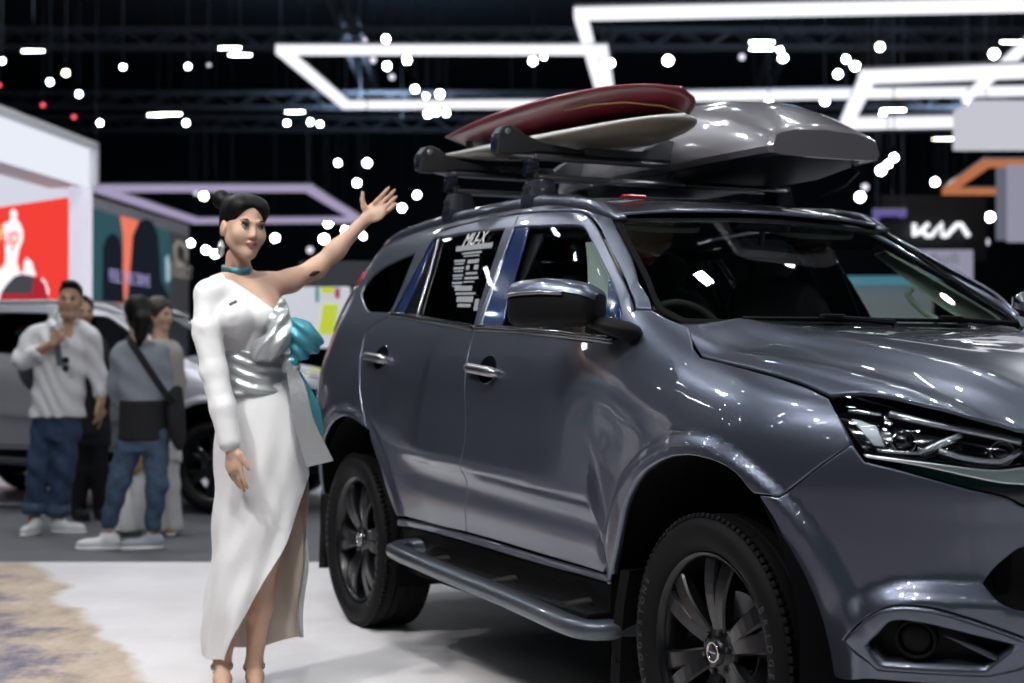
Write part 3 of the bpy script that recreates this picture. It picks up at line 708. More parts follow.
# --- door handles: cup and pull
for s in (1,-1):
    for u0,u1,z0,z1 in ((-1.55,-1.30,1.172,1.155),(-2.64,-2.40,1.212,1.198)):
        P=along(side,[[u0,z0],[(u0+u1)/2,(z0+z1)/2],[u1,z1]],.020);e=along(side,[[u0,z0],[u1,z1]],-.004)
        P=np.vstack([e[:1],P[1:-1],e[-1:]]);P=P if s>0 else mir(P)
        h=MB().tube(P,[.014]+[.019]*(len(P)-2)+[.014],12,sq=1.0).build('door_handle',M_satin,car,smooth=True)
        uc=(u0+u1)/2+.03;zc=(z0+z1)/2+.005
        cup=[[uc+.075*math.cos(t),zc+.052*math.sin(t)] for t in np.linspace(0,2*PI,14,endpoint=False)]
        V,F,N=panel_data(side,cup,grid=.02,off=.0025,gap=0,edge=.004,bev=.002)
        if s<0:V=V*[1,-1,1];N=N*[1,-1,1];F=[x[::-1] for x in F]
        meshobj('handle_cup',V,F,M_blackgloss,h,True,N)
# fuel flap outline is on the far side; front wing side seam plate left out
# --- side step bars
for s in (1,-1):
    P=[(-2.13,-.80,.44),(-2.19,-.89,.434),(-2.17,-.96,.428),(-2.08,-.985,.422),(-1.6,-.985,.402),(-1.1,-.985,.386),(-.70,-.985,.368),(-.58,-.965,.362),(-.53,-.91,.365),(-.52,-.80,.37)]
    c=curve(P,.05,closed=False) if False else None
    Q=np.array(P);t=np.linspace(0,len(P)-1,60);Q=np.stack([spl(np.arange(len(P)),Q[:,i],t) for i in range(3)],1)
    Q[:,1]*=s
    rings=[];T=np.gradient(Q,axis=0)
    for q,tt in zip(Q,T):
        d=np.array([tt[0],tt[1],0]);d/=np.linalg.norm(d);nn=np.array([-d[1],d[0],0])
        rings.append([tuple(q+nn*.042*np.sign(math.cos(a))*abs(math.cos(a))**.7+np.array([0,0,.031*np.sign(math.sin(a))*abs(math.sin(a))**.7])) for a in np.linspace(0,2*PI,16,endpoint=False)])
    st=MB().loft(rings).build('side_step',M_stepb,car,smooth=True)
    MB().box((-1.33,-.915*s,.40),(1.5,.09,.02),bev=.006).build('step_tread',M_black,st,auto=40)
    for x in (-.75,-1.3,-1.9): MB().tube([(x,-.95*s,.40),(x,-.75*s,.42),(x,-.65*s,.46)],.022,8).build('step_bracket',M_black,st,smooth=True)
    # mud flaps behind the wheels
    for x0,y0 in ((-.50,-.90),(-3.30,-.90)):
        rings=[]
        for zz,dx in ((.56,.035),(.45,.0),(.32,-.02),(.20,-.03)):
            rings.append([(x0+dx,s*y0,zz),(x0+dx+.012,s*(y0-.012),zz),(x0+dx+.03,s*(y0+.01),zz),(x0+dx+.02,s*(y0+.26),zz),(x0+dx,s*(y0+.26),zz)])
        MB().loft(rings).build('mud_flap',M_black,car,auto=40)
# --- wheel wells and the dark core behind the panel gaps
for s in (1,-1):
    for A in (AF,AR):
        b=MB();r=A['r']+.025
        aa=np.linspace(-.12*PI,1.12*PI,30);xc=A['u'] if A is AR else -.03
        rings=[]
        for y in (-.925,-.86,-.45): rings.append([(xc+r*math.cos(t)*(1 if A is AR else (.93 if math.cos(t)>0 else 1)),s*(y+(.02 if y<-.9 else 0)),A['z']+r*math.sin(t)) for t in aa])
        b.loft(rings,cap=False,closed=False)
        b.add(rings[-1]+[(xc,-.45*s,A['z']+.0)],[(i,i+1,len(aa)) for i in range(len(aa)-1)])
        b.build('arch_liner',M_liner,car,smooth=True)
b=MB()
sec=lambda x:[(x,-.84,.30),(x,-.88,.60),(x,-.885,.95),(x,-.83,1.20),(x,.83,1.20),(x,.885,.95),(x,.88,.60),(x,.84,.30)]
b.loft([sec(-2.27),sec(-.56)])
b.box((-3.3,0,.72),(.9,1.3,.8),bev=.1);b.box((.25,0,.68),(1.0,.86,.62),bev=.1);b.box((-1.4,0,.36),(4.0,.85,.16),bev=.05);b.box((-2.8,0,.62),(1.1,.86,.55),bev=.05);b.box((.62,0,.62),(.25,1.1,.4),bev=.05)
b.build('body_core',M_liner,car)
b=MB();b.tube([(0,-.7,.386),(0,.7,.386)],.05,12);b.tube([(-2.855,-.7,.386),(-2.855,.7,.386)],.06,12);b.ball((-2.855,0,.386),(.16,.2,.15));b.tube([(0,0,.386),(-2.855,0,.386)],.04,10);b.build('axle',M_steel,car,smooth=True)
# --- wheels
def wheel_proto():
    R=.386;w=.132
    b=MB()
    prof=[(.272,.075),(.285,.105),(.305,.125),(.330,.1325),(.352,.130),(.368,.121),(.378,.108),(.384,.090),(.386,.06)]
    prof=[(r,-a) for r,a in prof]
    groove=[]
    for a in (-.055,-.052,-.047,-.044,-.018,-.015,-.008,-.005): groove.append((.386 if a in(-.055,-.044,-.018,-.005) else .377,a))
    half=prof+groove;full=half+[(r,-a) for r,a in half[::-1]]
    b.lathe(full,96,'y')
    # tread blocks on the shoulder
    for i in range(96):
        t=2*PI*i/96
        for sg in (-1,1):
            c=np.array([.3800*math.cos(t),sg*.096,.3800*math.sin(t)]);Rm=np.array([[math.cos(t),0,-math.sin(t)],[0,1,0],[math.sin(t),0,math.cos(t)]])
            Rm=Rm@rotz(-sg*.35)
            b.box(c,(.014,.032,.017),Rm,bev=.002)
    ty=b.build('wheel',M_tyre,None,auto=50)
    # raised sidewall lettering
    L=MB()
    for base_t in (PI,0):
        word='BRIDGESTONE';st=.105
        for i,chh in enumerate(word):
            t=base_t-(i-(len(word)-1)/2)*st;o_=text_curve('letter',chh,.030,M_tyre,None,(0,0,0),None,.0012)
            V=np.array([v.co[:] for v in o_.data.vertices]);F=[tuple(p.vertices) for p in o_.data.polygons];bpy.data.objects.remove(o_)
            er=np.array([math.cos(t),0,math.sin(t)]);et=np.array([math.sin(t),0,-math.cos(t)])
            if len(V): L.add([er*(.331+v[1])+et*v[0]+np.array([0,-.1325-v[2],0]) for v in V],F)
    L.build('sidewall_lettering',mat('tyre_letter',(.05,.052,.055),rough=.5),ty)
    b=MB();b.lathe([(.268,-.02),(.262,-.085),(.272,-.103),(.280,-.106),(.283,-.100),(.283,-.085)],96,'y')
    b.lathe([(.262,-.085),(.250,-.06),(.244,.06),(.262,.10)],96,'y')
    b.build('rim',M_rim,ty,auto=50)
    b=MB();bf=MB()
    for i in range(6):
        t0=PI/2+i*PI/3-.10
        for sg in (-1,1):
            # blade from the hub out to the rim, spreading
            ti=t0+sg*.13;to=t0+sg*.155
            n=7;rings=[];face=[]
            for k in range(n):
                q=k/(n-1);r=.062+(.262-.062)*q;t=ti*(1-q)+to*q;w2=.021*(1-q)+.030*q
                y=-.078-.018*math.sin(q*PI*.9)-.006*q;th=.040-.012*q
                er=np.array([math.cos(t),0,math.sin(t)]);et=np.array([-math.sin(t),0,math.cos(t)])
                c=er*r
                a=c+et*w2+np.array([0,y+.006,0]);d=c-et*w2+np.array([0,y+.006,0])
                a1=c+et*(w2-.006)+np.array([0,y,0]);d1=c-et*(w2-.006)+np.array([0,y,0])
                a2=c+et*w2+np.array([0,y+th,0]);d2=c-et*w2+np.array([0,y+th,0])
                rings.append([a,a1,d1,d,d2,a2])
                if sg>0: face.append([a1+np.array([0,-.0012,0]),d1+np.array([0,-.0012,0])])
            b.loft(rings)
            if face: bf.loft(face,cap=False,closed=False)
    b.build('spokes',M_rim,ty,auto=35)
    bf.build('spoke_face',M_rimface,ty)
    b=MB();b.lathe([(0,-.092),(.03,-.092),(.036,-.088),(.04,-.08),(.075,-.074),(.085,-.06),(.085,0)],40,'y')
    for i in range(6):
        t=2*PI*i/6+.26;b.lathe([(0,-.088),(.006,-.088),(.0095,-.084),(.0105,-.07)],10,'y',c=(.058*math.cos(t),0,.058*math.sin(t)))
    b.build('hub',M_rim,ty,auto=40)
    b=MB();b.lathe([(.0235,-.0925),(.025,-.0955),(.029,-.0955),(.0305,-.0925)],36,'y')
    b.box((0,-.0935,0),(.03,.003,.006),bev=.001);b.build('cap_emblem',M_chrome,ty,auto=40)
    b=MB();b.lathe([(.09,.0),(.165,.0),(.165,.02),(.09,.02)],40,'y',close=True);b.box((.15,.01,.08),(.06,.06,.12),bev=.01);b.build('brake_disc',M_steel,ty,auto=40)
    return ty
wp=wheel_proto();wp.parent=car
for i,(x,s,spin) in enumerate(((0,1,0),(0,-1,0),(-2.855,1,.35),(-2.855,-1,.2))):
    w=wp if i==0 else copy_tree(wp,car)
    w.location=(x,-.785*s,.386);w.rotation_euler=(0,spin,0) if s>0 else (0,spin,PI)
# --- tail: glass, lamps, tailgate
sidepanel('tailgate',[[-3.86,1.36,1],[-4.325,1.36,1],[-4.325,.55,1],[-3.86,.55,1]],M_paint,grid=.05)
sidepanel('rear_screen',[[-3.86,1.70,1],[-4.325,1.70,1],[-4.325,1.37,1],[-3.86,1.37,1]],M_tint,grid=.06,off=-.004)
sidepanel('tail_lamp',[[-3.60,1.34,1],[-3.85,1.36,1],[-3.85,1.22,1],[-3.70,1.20]],M_red,grid=.03,off=.010,gap=0)
sidepanel('tail_lens',[[-3.31,1.545,1],[-3.42,1.55],[-3.5,1.45],[-3.55,1.335,1],[-3.42,1.335,1]],M_satin,grid=.03,off=.010,gap=0)
sidepanel('tail_reflector',[[-3.235,1.62,1],[-3.33,1.625,1],[-3.36,1.555,1],[-3.27,1.553,1]],M_red,grid=.03,off=.008,gap=0)
# --- cabin
b=MB();n=15
for y0,y1 in ((-.80,.80),):
    rings=[]
    for x,z in ((-.36,1.285),(-.55,1.300),(-.72,1.295),(-.85,1.24),(-.90,1.12),(-.80,1.02)):
        rings.append([(x-.10*(y/.8)**2,y,z+(.035*math.exp(-((y+.38)/.16)**2)*(x<-.6))) for y in np.linspace(y0,y1,n)])
    b.loft(rings,cap=False,closed=False)
b.build('dashboard',M_dash,car,smooth=True)
def seat(x,y,w):
    bk=Soft();bk.slab([(1.12,0,0,.07,w*.9),(1.3,0,0,.085,w),(1.5,-.06,0,.075,w*.92),(1.575,-.085,0,.04,w*.7)],k=.03)
    bk.ell((-.10,0,1.665),(.045,.14,.085),roty(-.1),k=.0);bk.cone((-.085,.07,1.56),(-.1,.07,1.64),.008,k=.0);bk.cone((-.085,-.07,1.56),(-.1,-.07,1.64),.008,k=.0)
    V,F=bk.mesh(.016);V=relax(V,F,1)+np.array([x,y,-.05])
    meshobj('seat',V,F,M_seat,car)
for x in (-1.38,-2.22):
    for y in (-.40,.40): seat(x,y,.25)
# steering wheel, right-hand drive
b=MB();t=np.linspace(0,2*PI,33);c=np.array([-.90,-.38,1.235]);e1=np.array([0,1,0]);e2=np.array([-.40,0,.92])
b.tube([c+.185*(math.cos(a)*e1+math.sin(a)*e2) for a in t],.017,8,cap=False)
for a in (-PI/2,.1,PI-.1): b.tube([c,c+.18*(math.cos(a)*e1+math.sin(a)*e2)],[.03,.016],8)
b.ball(c,(.05,.07,.06));b.tube([c,c+np.array([.25,0,-.12])],.04,8);b.build('steering_wheel',M_dash,car,smooth=True)
# inner A-pillar trim with grab handle, sun visors, mirror, headliner, inner B/C posts
for s in (1,-1):
    tr=[[-.53,1.335,1],[-.60,1.40],[-.80,1.535],[-1.03,1.67,1],[-1.14,1.655,1],[-1.0,1.53],[-.90,1.44],[-.78,1.36],[-.74,1.325,1]]
    V,F,N=panel_data(side,tr,grid=.05,off=-.05,flip=1)
    if s>0: V=V*[1,1,1]
    else: V=V*[1,-1,1];N=N*[1,-1,1];F=[f[::-1] for f in F]
    meshobj('pillar_trim',V,F,M_trimgrey,car,True)
    P=np.array(along(side,[[-.99,1.535],[-1.0,1.51],[-.955,1.44],[-.86,1.385],[-.83,1.385]],-.10));P[0]+=[0,-.03,0];P[-1]+=[0,-.03,0]
    P=P if s>0 else mir(P)
    MB().tube(P,.013,8).build('grab_handle',M_trimgrey,car,smooth=True)
    for nm,pl in (('inner_post',[[-1.42,1.32,1],[-1.43,1.70,1],[-1.60,1.70,1],[-1.60,1.32,1]]),('inner_post',[[-2.40,1.38,1],[-2.42,1.71,1],[-2.60,1.70,1],[-2.60,1.38,1]]),('inner_rail',[[-1.1,1.70,1],[-1.4,1.73],[-3.1,1.73,1],[-3.1,1.68,1],[-1.5,1.68],[-1.15,1.655,1]])):
        V,F,N=panel_data(side,pl,grid=.08,off=-.035)
        if s<0:V=V*[1,-1,1];N=N*[1,-1,1];F=[f[::-1] for f in F]
        meshobj(nm,V,F,M_seat if nm=='inner_post' else M_liner,car,True)
rp3=[[p[0]*1-.0,p[1]*.97]+p[2:] for p in rp2]
panel('headliner',roof,rp3,M_liner,car,both=False,grid=.1,off=-.035)
def visor(y,m,tilt):
    pts=[]
    for a in np.linspace(0,2*PI,28,endpoint=False):
        pts.append((.19*np.sign(math.cos(a))*abs(math.cos(a))**.6,.075*np.sign(math.sin(a))*abs(math.sin(a))**.6))
    o=np.array([-1.14,y,1.695]);ey=np.array([-math.sin(tilt),0,math.cos(tilt)]);ez=np.array([math.cos(tilt),0,math.sin(tilt)])
    MB().prism(pts,.018,(o,(0,1,0),ey,ez)).build('sun_visor',m,car,auto=40)
visor(-.38,M_trimgrey,1.15);visor(.33,M_trimgrey,1.15)
b=MB();pts=[(.125*np.sign(math.cos(a))*abs(math.cos(a))**.5,.036*np.sign(math.sin(a))*abs(math.sin(a))**.6) for a in np.linspace(0,2*PI,28,endpoint=False)]
b.prism(pts,.03,((-1.11,.06,1.625),(0,1,0),(.1,0,.99),(.99,0,-.1)));b.tube([(-1.08,.06,1.63),(-1.05,.05,1.70)],.012,8);b.box((-1.03,.03,1.705),(.05,.24,.05),roty(.5),bev=.015)
b.build('rear_view_mirror',M_paint,car,auto=40)
b=MB();b.box((-1.9,0,1.05),(2.6,1.5,.06),bev=.02);b.build('cabin_floor',M_liner,car)
# ================================================================ roof load: bars, board carriers, boards, box
CARM=Matrix.Translation(Vector((CX,CY,0)))@Matrix.Rotation(math.atan2(-math.cos(YAW),math.sin(YAW)),4,'Z')
CARA=math.atan2(-math.cos(YAW),math.sin(YAW))
def on_car(name,label,cat,p,group=None):
    w=CARM@Vector(p);return thing(name,label,cat,w,CARA,group)
M_alu=mat('brushed_aluminium',(.62,.62,.63),rough=.28,metal=1)
M_alud=mat('anodised_grey',(.16,.17,.18),rough=.35,metal=.8)
M_rackb=mat('rack_plastic',(.018,.019,.021),rough=.45)
M_rackg=mat('rack_rubber_grey',(.10,.105,.115),rough=.6)
M_footb=mat('rack_foot',(.014,.017,.030),rough=.25,coat=.6)
def aero(x,y0,y1,z,w=.04,h=.013):
    rings=[]
    for y in np.linspace(y0,y1,9):
        rings.append([(x+w*math.cos(a)*(1-.2*max(0,math.cos(a))),y,z+h*math.sin(a)) for a in np.linspace(0,2*PI,18,endpoint=False)])
    return rings
for x,z,lab in ((-1.66,1.915,'silver roof crossbar over the front doors, nearer the windscreen'),(-2.43,1.935,'silver roof crossbar over the rear doors, further from the windscreen')):
    t=on_car('crossbar',lab,'roof bar',(x,0,z-.09),'crossbars on the roof rails')
    MB().loft(aero(0,-.60,.60,.09)).build('bar',M_alu,t,smooth=False,auto=50)
    for s in (1,-1):
        MB().box((0,.602*s,.09),(.082,.012,.03),bev=.006).build('end_cap',M_rackb,t,auto=40)
        b=MB()
        b.loft([[(xx,s*yy,zz) for xx,yy in ((-.055,.515),(.055,.515),(.06,.60),(.04,.635),(-.04,.635),(-.06,.60))] if False else [(xx*k,s*(yy-.575)*k2+s*.575,zz) for xx,yy in ((-.055,.515),(.055,.515),(.06,.60),(.04,.635),(-.04,.635),(-.06,.60))] for zz,k,k2 in ((-.035,1.0,1.05),(.0,1.0,1.0),(.05,.85,.85),(.078,.8,.7))])
        f=b.build('foot',M_footb,t,auto=50)
        MB().box((0,.628*s,.03),(.05,.012,.045),rotx(-.2*s),bev=.005).build('foot_cover',M_rackb,f,auto=40)
# board carriers, one on each crossbar
def carrier(x,z,lab):
    t=on_car('surfboard_carrier',lab,'surfboard carrier',(x,-.31,z),'surfboard carriers clamped to the crossbars')
    # local y: -.45 near end .. +.46 far end ; base rail
    sec=lambda y,k=1:[(a*k,y,b*k) for a,b in ((-.026,.0),(.026,.0),(.028,.010),(.020,.026),(-.020,.026),(-.028,.010))]
    MB().loft([sec(-.30),sec(.40)]).build('lower_rail',M_alud,t)
    MB().loft([[(a,-.38,b+.008) for a,b in ((-.012,.004),(.012,.004),(.014,.010),(-.014,.012))],sec(-.29,1.02)]).build('rail_tip',M_alu,t)
    MB().loft([sec(.36,1.05),sec(.435,.9)]).build('rail_tip',M_alu,t)
    # hinged upper jaw with its clamp head
    prof=[(-.46,.022),(-.455,.09),(-.435,.118),(-.405,.125),(-.375,.115),(-.33,.088),(-.26,.066),(-.10,.045),(.02,.038),(.02,.030),(-.28,.028),(-.33,.018),(-.40,.010),(-.445,.010)]
    j=MB().prism(prof,.062,((-.031,0,0),(0,1,0),(0,0,1),(1,0,0))).build('jaw',M_rackb,t)
    bm=bmesh.new();bm.from_mesh(j.data);bmesh.ops.bevel(bm,geom=[e for e in bm.edges if len(e.link_faces)==2 and e.calc_face_angle(0)>.9],offset=.006,segments=2,affect='EDGES',profile=.5);bm.to_mesh(j.data);bm.free()
    MB().lathe([(0,.036),(.010,.036),(.012,.034),(.012,-.034),(.010,-.036),(0,-.036)],14,'x',c=(0,-.415,.098)).build('pivot_pin',M_alu,j,auto=40)
    MB().box((0,-.455,.055),(.05,.022,.07),bev=.008).build('clamp_button',M_footb,j,auto=40)
    MB().box((0,.055,.040),(.075,.27,.030),bev=.005).build('rubber_pad',M_rackg,t,auto=40)
    MB().prism([(.17,.026),(.44,.026),(.475,.05),(.49,.105),(.30,.108),(.25,.085)],.06,((-.03,0,0),(0,1,0),(0,0,1),(1,0,0))).build('end_block',M_rackg,t)
    tx=MB().box((.0315,.425,.068),(.002,.085,.024),bev=.0005).build('badge',mat('badge_white',(.8,.8,.82),rough=.4) if 'badge_white' not in MATS else MATS['badge_white'],t)
    text_curve('badge_lettering','THULE',.021,M_rackb,tx,(.0328,.425,.068),np.array([[0,0,1],[1,0,0],[0,1,0]]),.0003)
    for y in (-.30,.36):
        MB().box((0,y,-.020),(.05,.05,.045),bev=.01).tube([(0,y-.03,-.05),(0,y+.03,-.05)],.022,10).build('clamp_foot',M_footb,t,auto=40)
    return t
carrier(-1.66,1.985,'black surfboard carrier arm on the front crossbar, beside the roof box')
carrier(-2.43,2.0,'black surfboard carrier arm on the rear crossbar, over the quarter window')
# boards: plan outline * rocker * foil
def board(name,label,L,Wd,T,nose,tail,m,loc,roll,pitch,yaw,mats=None,stripe=None,rock=.05):
    n=44;rings=[]
    for i in range(n+1):
        q=i/n;x=(q-.5)*L
        # half width along the length
        w=Wd/2*max(.004,(1-abs(2*q-1.06)**2.6*.98 if True else 1))
        wt=Wd/2*tail*min(1,(q/.045)**.5) if q<.5 else 9
        wn=Wd/2*1.0*max(0.0,1-((q-.52)/.48)**nose)**.5 if q>=.52 else Wd/2
        wb=Wd/2*(tail+(1-tail)*math.sin(min(1,q/.5)*PI/2)) if q<.52 else Wd/2
        w=max(.003,min(wn,wb)*(min(1,(q/.02+.02))**.5))
        th=T*(.18+.82*math.sin(max(0.02,min(.98,q))*PI)**.6)
        z=rock*(abs(q-.45)/.55)**2.4
        ring=[]
        for a in np.linspace(0,2*PI,28,endpoint=False):
            ca,sa=math.cos(a),math.sin(a)
            ring.append((x,w*np.sign(ca)*abs(ca)**.75,z+th/2*np.sign(sa)*abs(sa)**.9*(1.0 if sa>0 else 1.0)))
        rings.append(ring)
    o=on_car(name,label,'surfboard',loc,None)
    R=rotz(yaw)@rotx(roll)@roty(pitch)
    b=MB().loft(rings);b.V=[tuple(R@np.array(v)) for v in b.V]
    d=b.build('deck',m,o,smooth=True)
    if stripe:
        P=[R@np.array((x,y,z)) for x,y,z in stripe];MB().tube(P,.004,6).build('pinstripe',MATS['pinstripe'],o,smooth=True)
    for dx in (-.12,0,.12) if not stripe else (0,):
        pts=[(0,0),(.09,-.0),(.045,-.075),(.012,-.095),(.0,-.06)]
        f=MB().prism(pts,.006,(R@np.array((-L/2+.16+abs(dx)*.5,dx-.003,-T*.28+rock*.6)),R@np.array((1,0,0)),R@np.array((0,0,-1)),R@np.array((0,1,0)))).build('fin',M_rackb,o)
    return o
mat('pinstripe',(.45,.28,.08),rough=.4)
M_wb=bpy.data.materials.new('board_white');M_wb.use_nodes=True
def two_tone(m,top,bot):
    nt=m.node_tree;b=nt.nodes['Principled BSDF'];tc=nt.nodes.new('ShaderNodeTexCoord');sx=nt.nodes.new('ShaderNodeSeparateXYZ');r=nt.nodes.new('ShaderNodeValToRGB')
    mp=nt.nodes.new('ShaderNodeMapRange');mp.inputs[1].default_value=-.05;mp.inputs[2].default_value=.05
    r.color_ramp.elements[0].position=.04;r.color_ramp.elements[1].position=.26;r.color_ramp.elements[0].color=(*bot,1);r.color_ramp.elements[1].color=(*top,1)
    nt.links.new(tc.outputs['Normal'],sx.inputs[0]);mp.inputs[1].default_value=-1;mp.inputs[2].default_value=1;nt.links.new(sx.outputs[2],mp.inputs[0]);nt.links.new(mp.outputs[0],r.inputs[0]);nt.links.new(r.outputs[0],b.inputs['Base Color'])
    b.inputs['Roughness'].default_value=.25;b.inputs['Coat Weight'].default_value=.6;b.inputs['Coat Roughness'].default_value=.1
two_tone(M_wb,(.90,.90,.89),(.78,.68,.44))
M_rb=mat('board_maroon',(.19,.018,.032),rough=.35,coat=.5,coat_rough=.15)
board('surfboard','white surfboard with cream underside lying under the maroon board',1.8,.50,.064,2.3,.55,M_wb,(-1.94,-.32,2.088),.0,.045,.02,rock=.04)
board('surfboard','maroon surfboard with a thin gold pinstripe stacked on the white one',1.74,.52,.07,2.5,.6,M_rb,(-1.92,-.33,2.166),-.19,.012,.02,stripe=[(.36,-.19,-.030),(.54,-.165,-.026),(.68,-.11,-.022),(.755,.0,-.016),(.76,.10,-.013)],rock=.03)
# roof box
M_box=mat('box_metallic',(.25,.24,.265),rough=.34,metal=.35,coat=1.0,coat_rough=.06)
def boxring(x,y0,y1,zb,zt,sh,r=.0):
    """section at x: base width y0..y1, bottom zb, crown zt, shoulder height sh"""
    h=zt-zb;P=[(y0+.05,zb-.0),(y0+.012,zb+.006),(y0,zb+.03),(y0+.008,zb+sh*.55),(y0+.02,zb+sh),(y0+.045,zb+sh+(h-sh)*.35),(y0+.11,zb+sh+(h-sh)*.78),(y0+.20,zt-.004)]
    yc=(y0+y1)/2;Q=[(2*yc-y,z) for y,z in P[::-1]]
    return [(x,y,z) for y,z in P+[(yc,zt)]+Q+[(yc,zb-.0)]]
t=on_car('roof_box','grey metallic roof box on the far half of the roof, beside the surfboards','roof box',(-1.8,.30,1.945))
X0=[(-.95,.10,.15,.10),(-.90,.045,.23,.14),(-.7,.0,.285,.17),(-.3,-.01,.305,.18),(.05,-.01,.305,.18),(.30,-.005,.29,.175),(.50,.0,.255,.16),(.65,.005,.20,.14),(.755,.012,.14,.12),(.795,.02,.118,.11),(.808,.035,.105,.10)]
rings=[];low=[]
for x,ins,zt,shh in X0:
    y0,y1=-.285+ins,.285-ins
    lift=.02+.0*x
    r=boxring(x,y0,y1,lift,zt+lift,min(shh,zt-.005)*.72);rings.append(r)
lid=MB().loft(rings).build('lid',M_box,t,auto=32)
rings=[]
for x,ins,zt,shh in X0:
    y0,y1=-.27+ins,.27-ins;zb=-.012 if x<.55 else -.012+.04*(x-.55)/.25
    rings.append([(x*.985,y0,.022),(x*.985,y0+.02,zb+.01),(x*.98,y0+.07,zb-.008),(x*.98,y1-.07,zb-.008),(x*.985,y1-.02,zb+.01),(x*.985,y1,.022)])
MB().loft(rings).build('tray',M_rackb,t,auto=50)
for x in (.14,-.63):
    for y in (-.2,.2): MB().box((x,y,-.0185),(.09,.05,.022),bev=.004).build('mount',M_rackb,t)
M_grn=emission('green_print',(.02,.55,.42),.55) if False else mat('green_print',(.03,.50,.38),rough=.5)
R=np.array([[0,0,1],[1,0,0],[0,1,0]])
MB().tube([(.70,.20,.02),(.76,.19,-.02),(.72,.16,-.07),(.60,.14,-.10)],.006,6).build('strap',M_rackg,t,smooth=True)
# red buckle and straps lying under the boards
s1=on_car('tie_down_strap','black tie-down strap with a red end on the roof behind the windscreen','strap',(-1.25,-.35,1.835))
P=[(.0,.0,.0),(.05,.2,.005),(.02,.42,.004),(-.05,.6,.002)]
Q=np.array(P);Q[:,2]=[float(roof(-1.25+p[0],-.35+p[1])[2])-1.835+.006 for p in P]
MB().tube(Q,.010,6,sq=.4).build('webbing',M_rackb,s1,smooth=True)
MB().box(Q[0]+np.array([0,-.04,.004]),(.02,.10,.014),bev=.003).build('red_end',M_red,s1)
# aerial fin
# ================================================================ the exhibition hall
HZ=1.222;FPX=1489.
def hall(px,py,d):
    """point at depth d seen in that direction from the press position"""
    c,s=math.cos(.009),math.sin(.009);x=(px-512)/FPX;u=(341.5-py)/FPX
    D=np.array([x,c-u*s,s+u*c]);return np.array([0,0,HZ])+D/D[1]*d
W=bpy.data.worlds.new('world');SC.world=W;W.use_nodes=True
W.node_tree.nodes['Background'].inputs[0].default_value=(.25,.32,.5,1);W.node_tree.nodes['Background'].inputs[1].default_value=.012
M_hall=mat('hall_black',(.022,.028,.038),rough=.9)
M_truss=mat('truss_dark',(.11,.12,.14),rough=.6,metal=.3)
M_carpet=mat('carpet_grey',(.115,.12,.135),rough=.62,noise=(3,.12),bump=(300,.15,.002))
M_plat=mat('platform_pale',(.62,.62,.66),rough=.45,noise=(1.5,.05))
M_boothw=mat('booth_white',(.80,.80,.84),rough=.6)
M_lilac=mat('booth_lilac',(.66,.63,.72),rough=.6)
def slab(name,x0,x1,y0,y1,z0,z1,m,kind='structure'):
    return tag(MB().box(((x0+x1)/2,(y0+y1)/2,(z0+z1)/2),(x1-x0,y1-y0,z1-z0)).build(name,m),kind=kind)
slab('floor',-45,45,-25,75,-.12,-.02,M_carpet)
slab('ceiling',-45,45,-25,75,13.0,13.3,M_hall)
slab('wall_far',-45,45,74.7,75,-.02,13,M_hall);slab('wall_left',-45,-44.7,-25,75,-.02,13,M_hall);slab('wall_right',44.7,45,-25,75,-.02,13,M_hall)
slab('wall_rear',-45,45,-25,-24.7,-.02,13,M_hall)
# stage floor with its printed beach picture
m=bpy.data.materials.new('stage_print');m.use_nodes=True;nt=m.node_tree;b=nt.nodes['Principled BSDF'];b.inputs['Roughness'].default_value=.42;b.inputs['Specular IOR Level'].default_value=.4
N=nt.nodes.new;Lk=nt.links.new
tc=N('ShaderNodeTexCoord');sx=N('ShaderNodeSeparateXYZ');Lk(tc.outputs['Object'],sx.inputs[0])
def noise(sc,det,rough=.55,vec=None,stretch=None):
    n=N('ShaderNodeTexNoise');n.inputs['Scale'].default_value=sc;n.inputs['Detail'].default_value=det;n.inputs['Roughness'].default_value=rough
    if stretch:
        mp=N('ShaderNodeMapping');mp.inputs['Scale'].default_value=stretch;Lk(tc.outputs['Object'],mp.inputs[0]);Lk(mp.outputs[0],n.inputs['Vector'])
    else: Lk(tc.outputs['Object'],n.inputs['Vector'])
    return n.outputs['Fac']
def mth(op,a,b_=None):
    q=N('ShaderNodeMath');q.operation=op
    for i,v in enumerate((a,b_)):
        if v is None: continue
        if isinstance(v,(int,float)): q.inputs[i].default_value=v
        else: Lk(v,q.inputs[i])
    return q.outputs[0]
def ramp(f,els):
    r=N('ShaderNodeValToRGB')
    while len(r.color_ramp.elements)<len(els): r.color_ramp.elements.new(.5)
    for e,(p,c) in zip(r.color_ramp.elements,els): e.position=p;e.color=(*c,1)
    Lk(f,r.inputs[0]);return r.outputs[0]
def mixc(f,a,b_):
    q=N('ShaderNodeMix');q.data_type='RGBA'
    Lk(f,q.inputs[0])
    for i,v in ((6,a),(7,b_)):
        if isinstance(v,tuple): q.inputs[i].default_value=(*v,1)
        else: Lk(v,q.inputs[i])
    return q.outputs[2]
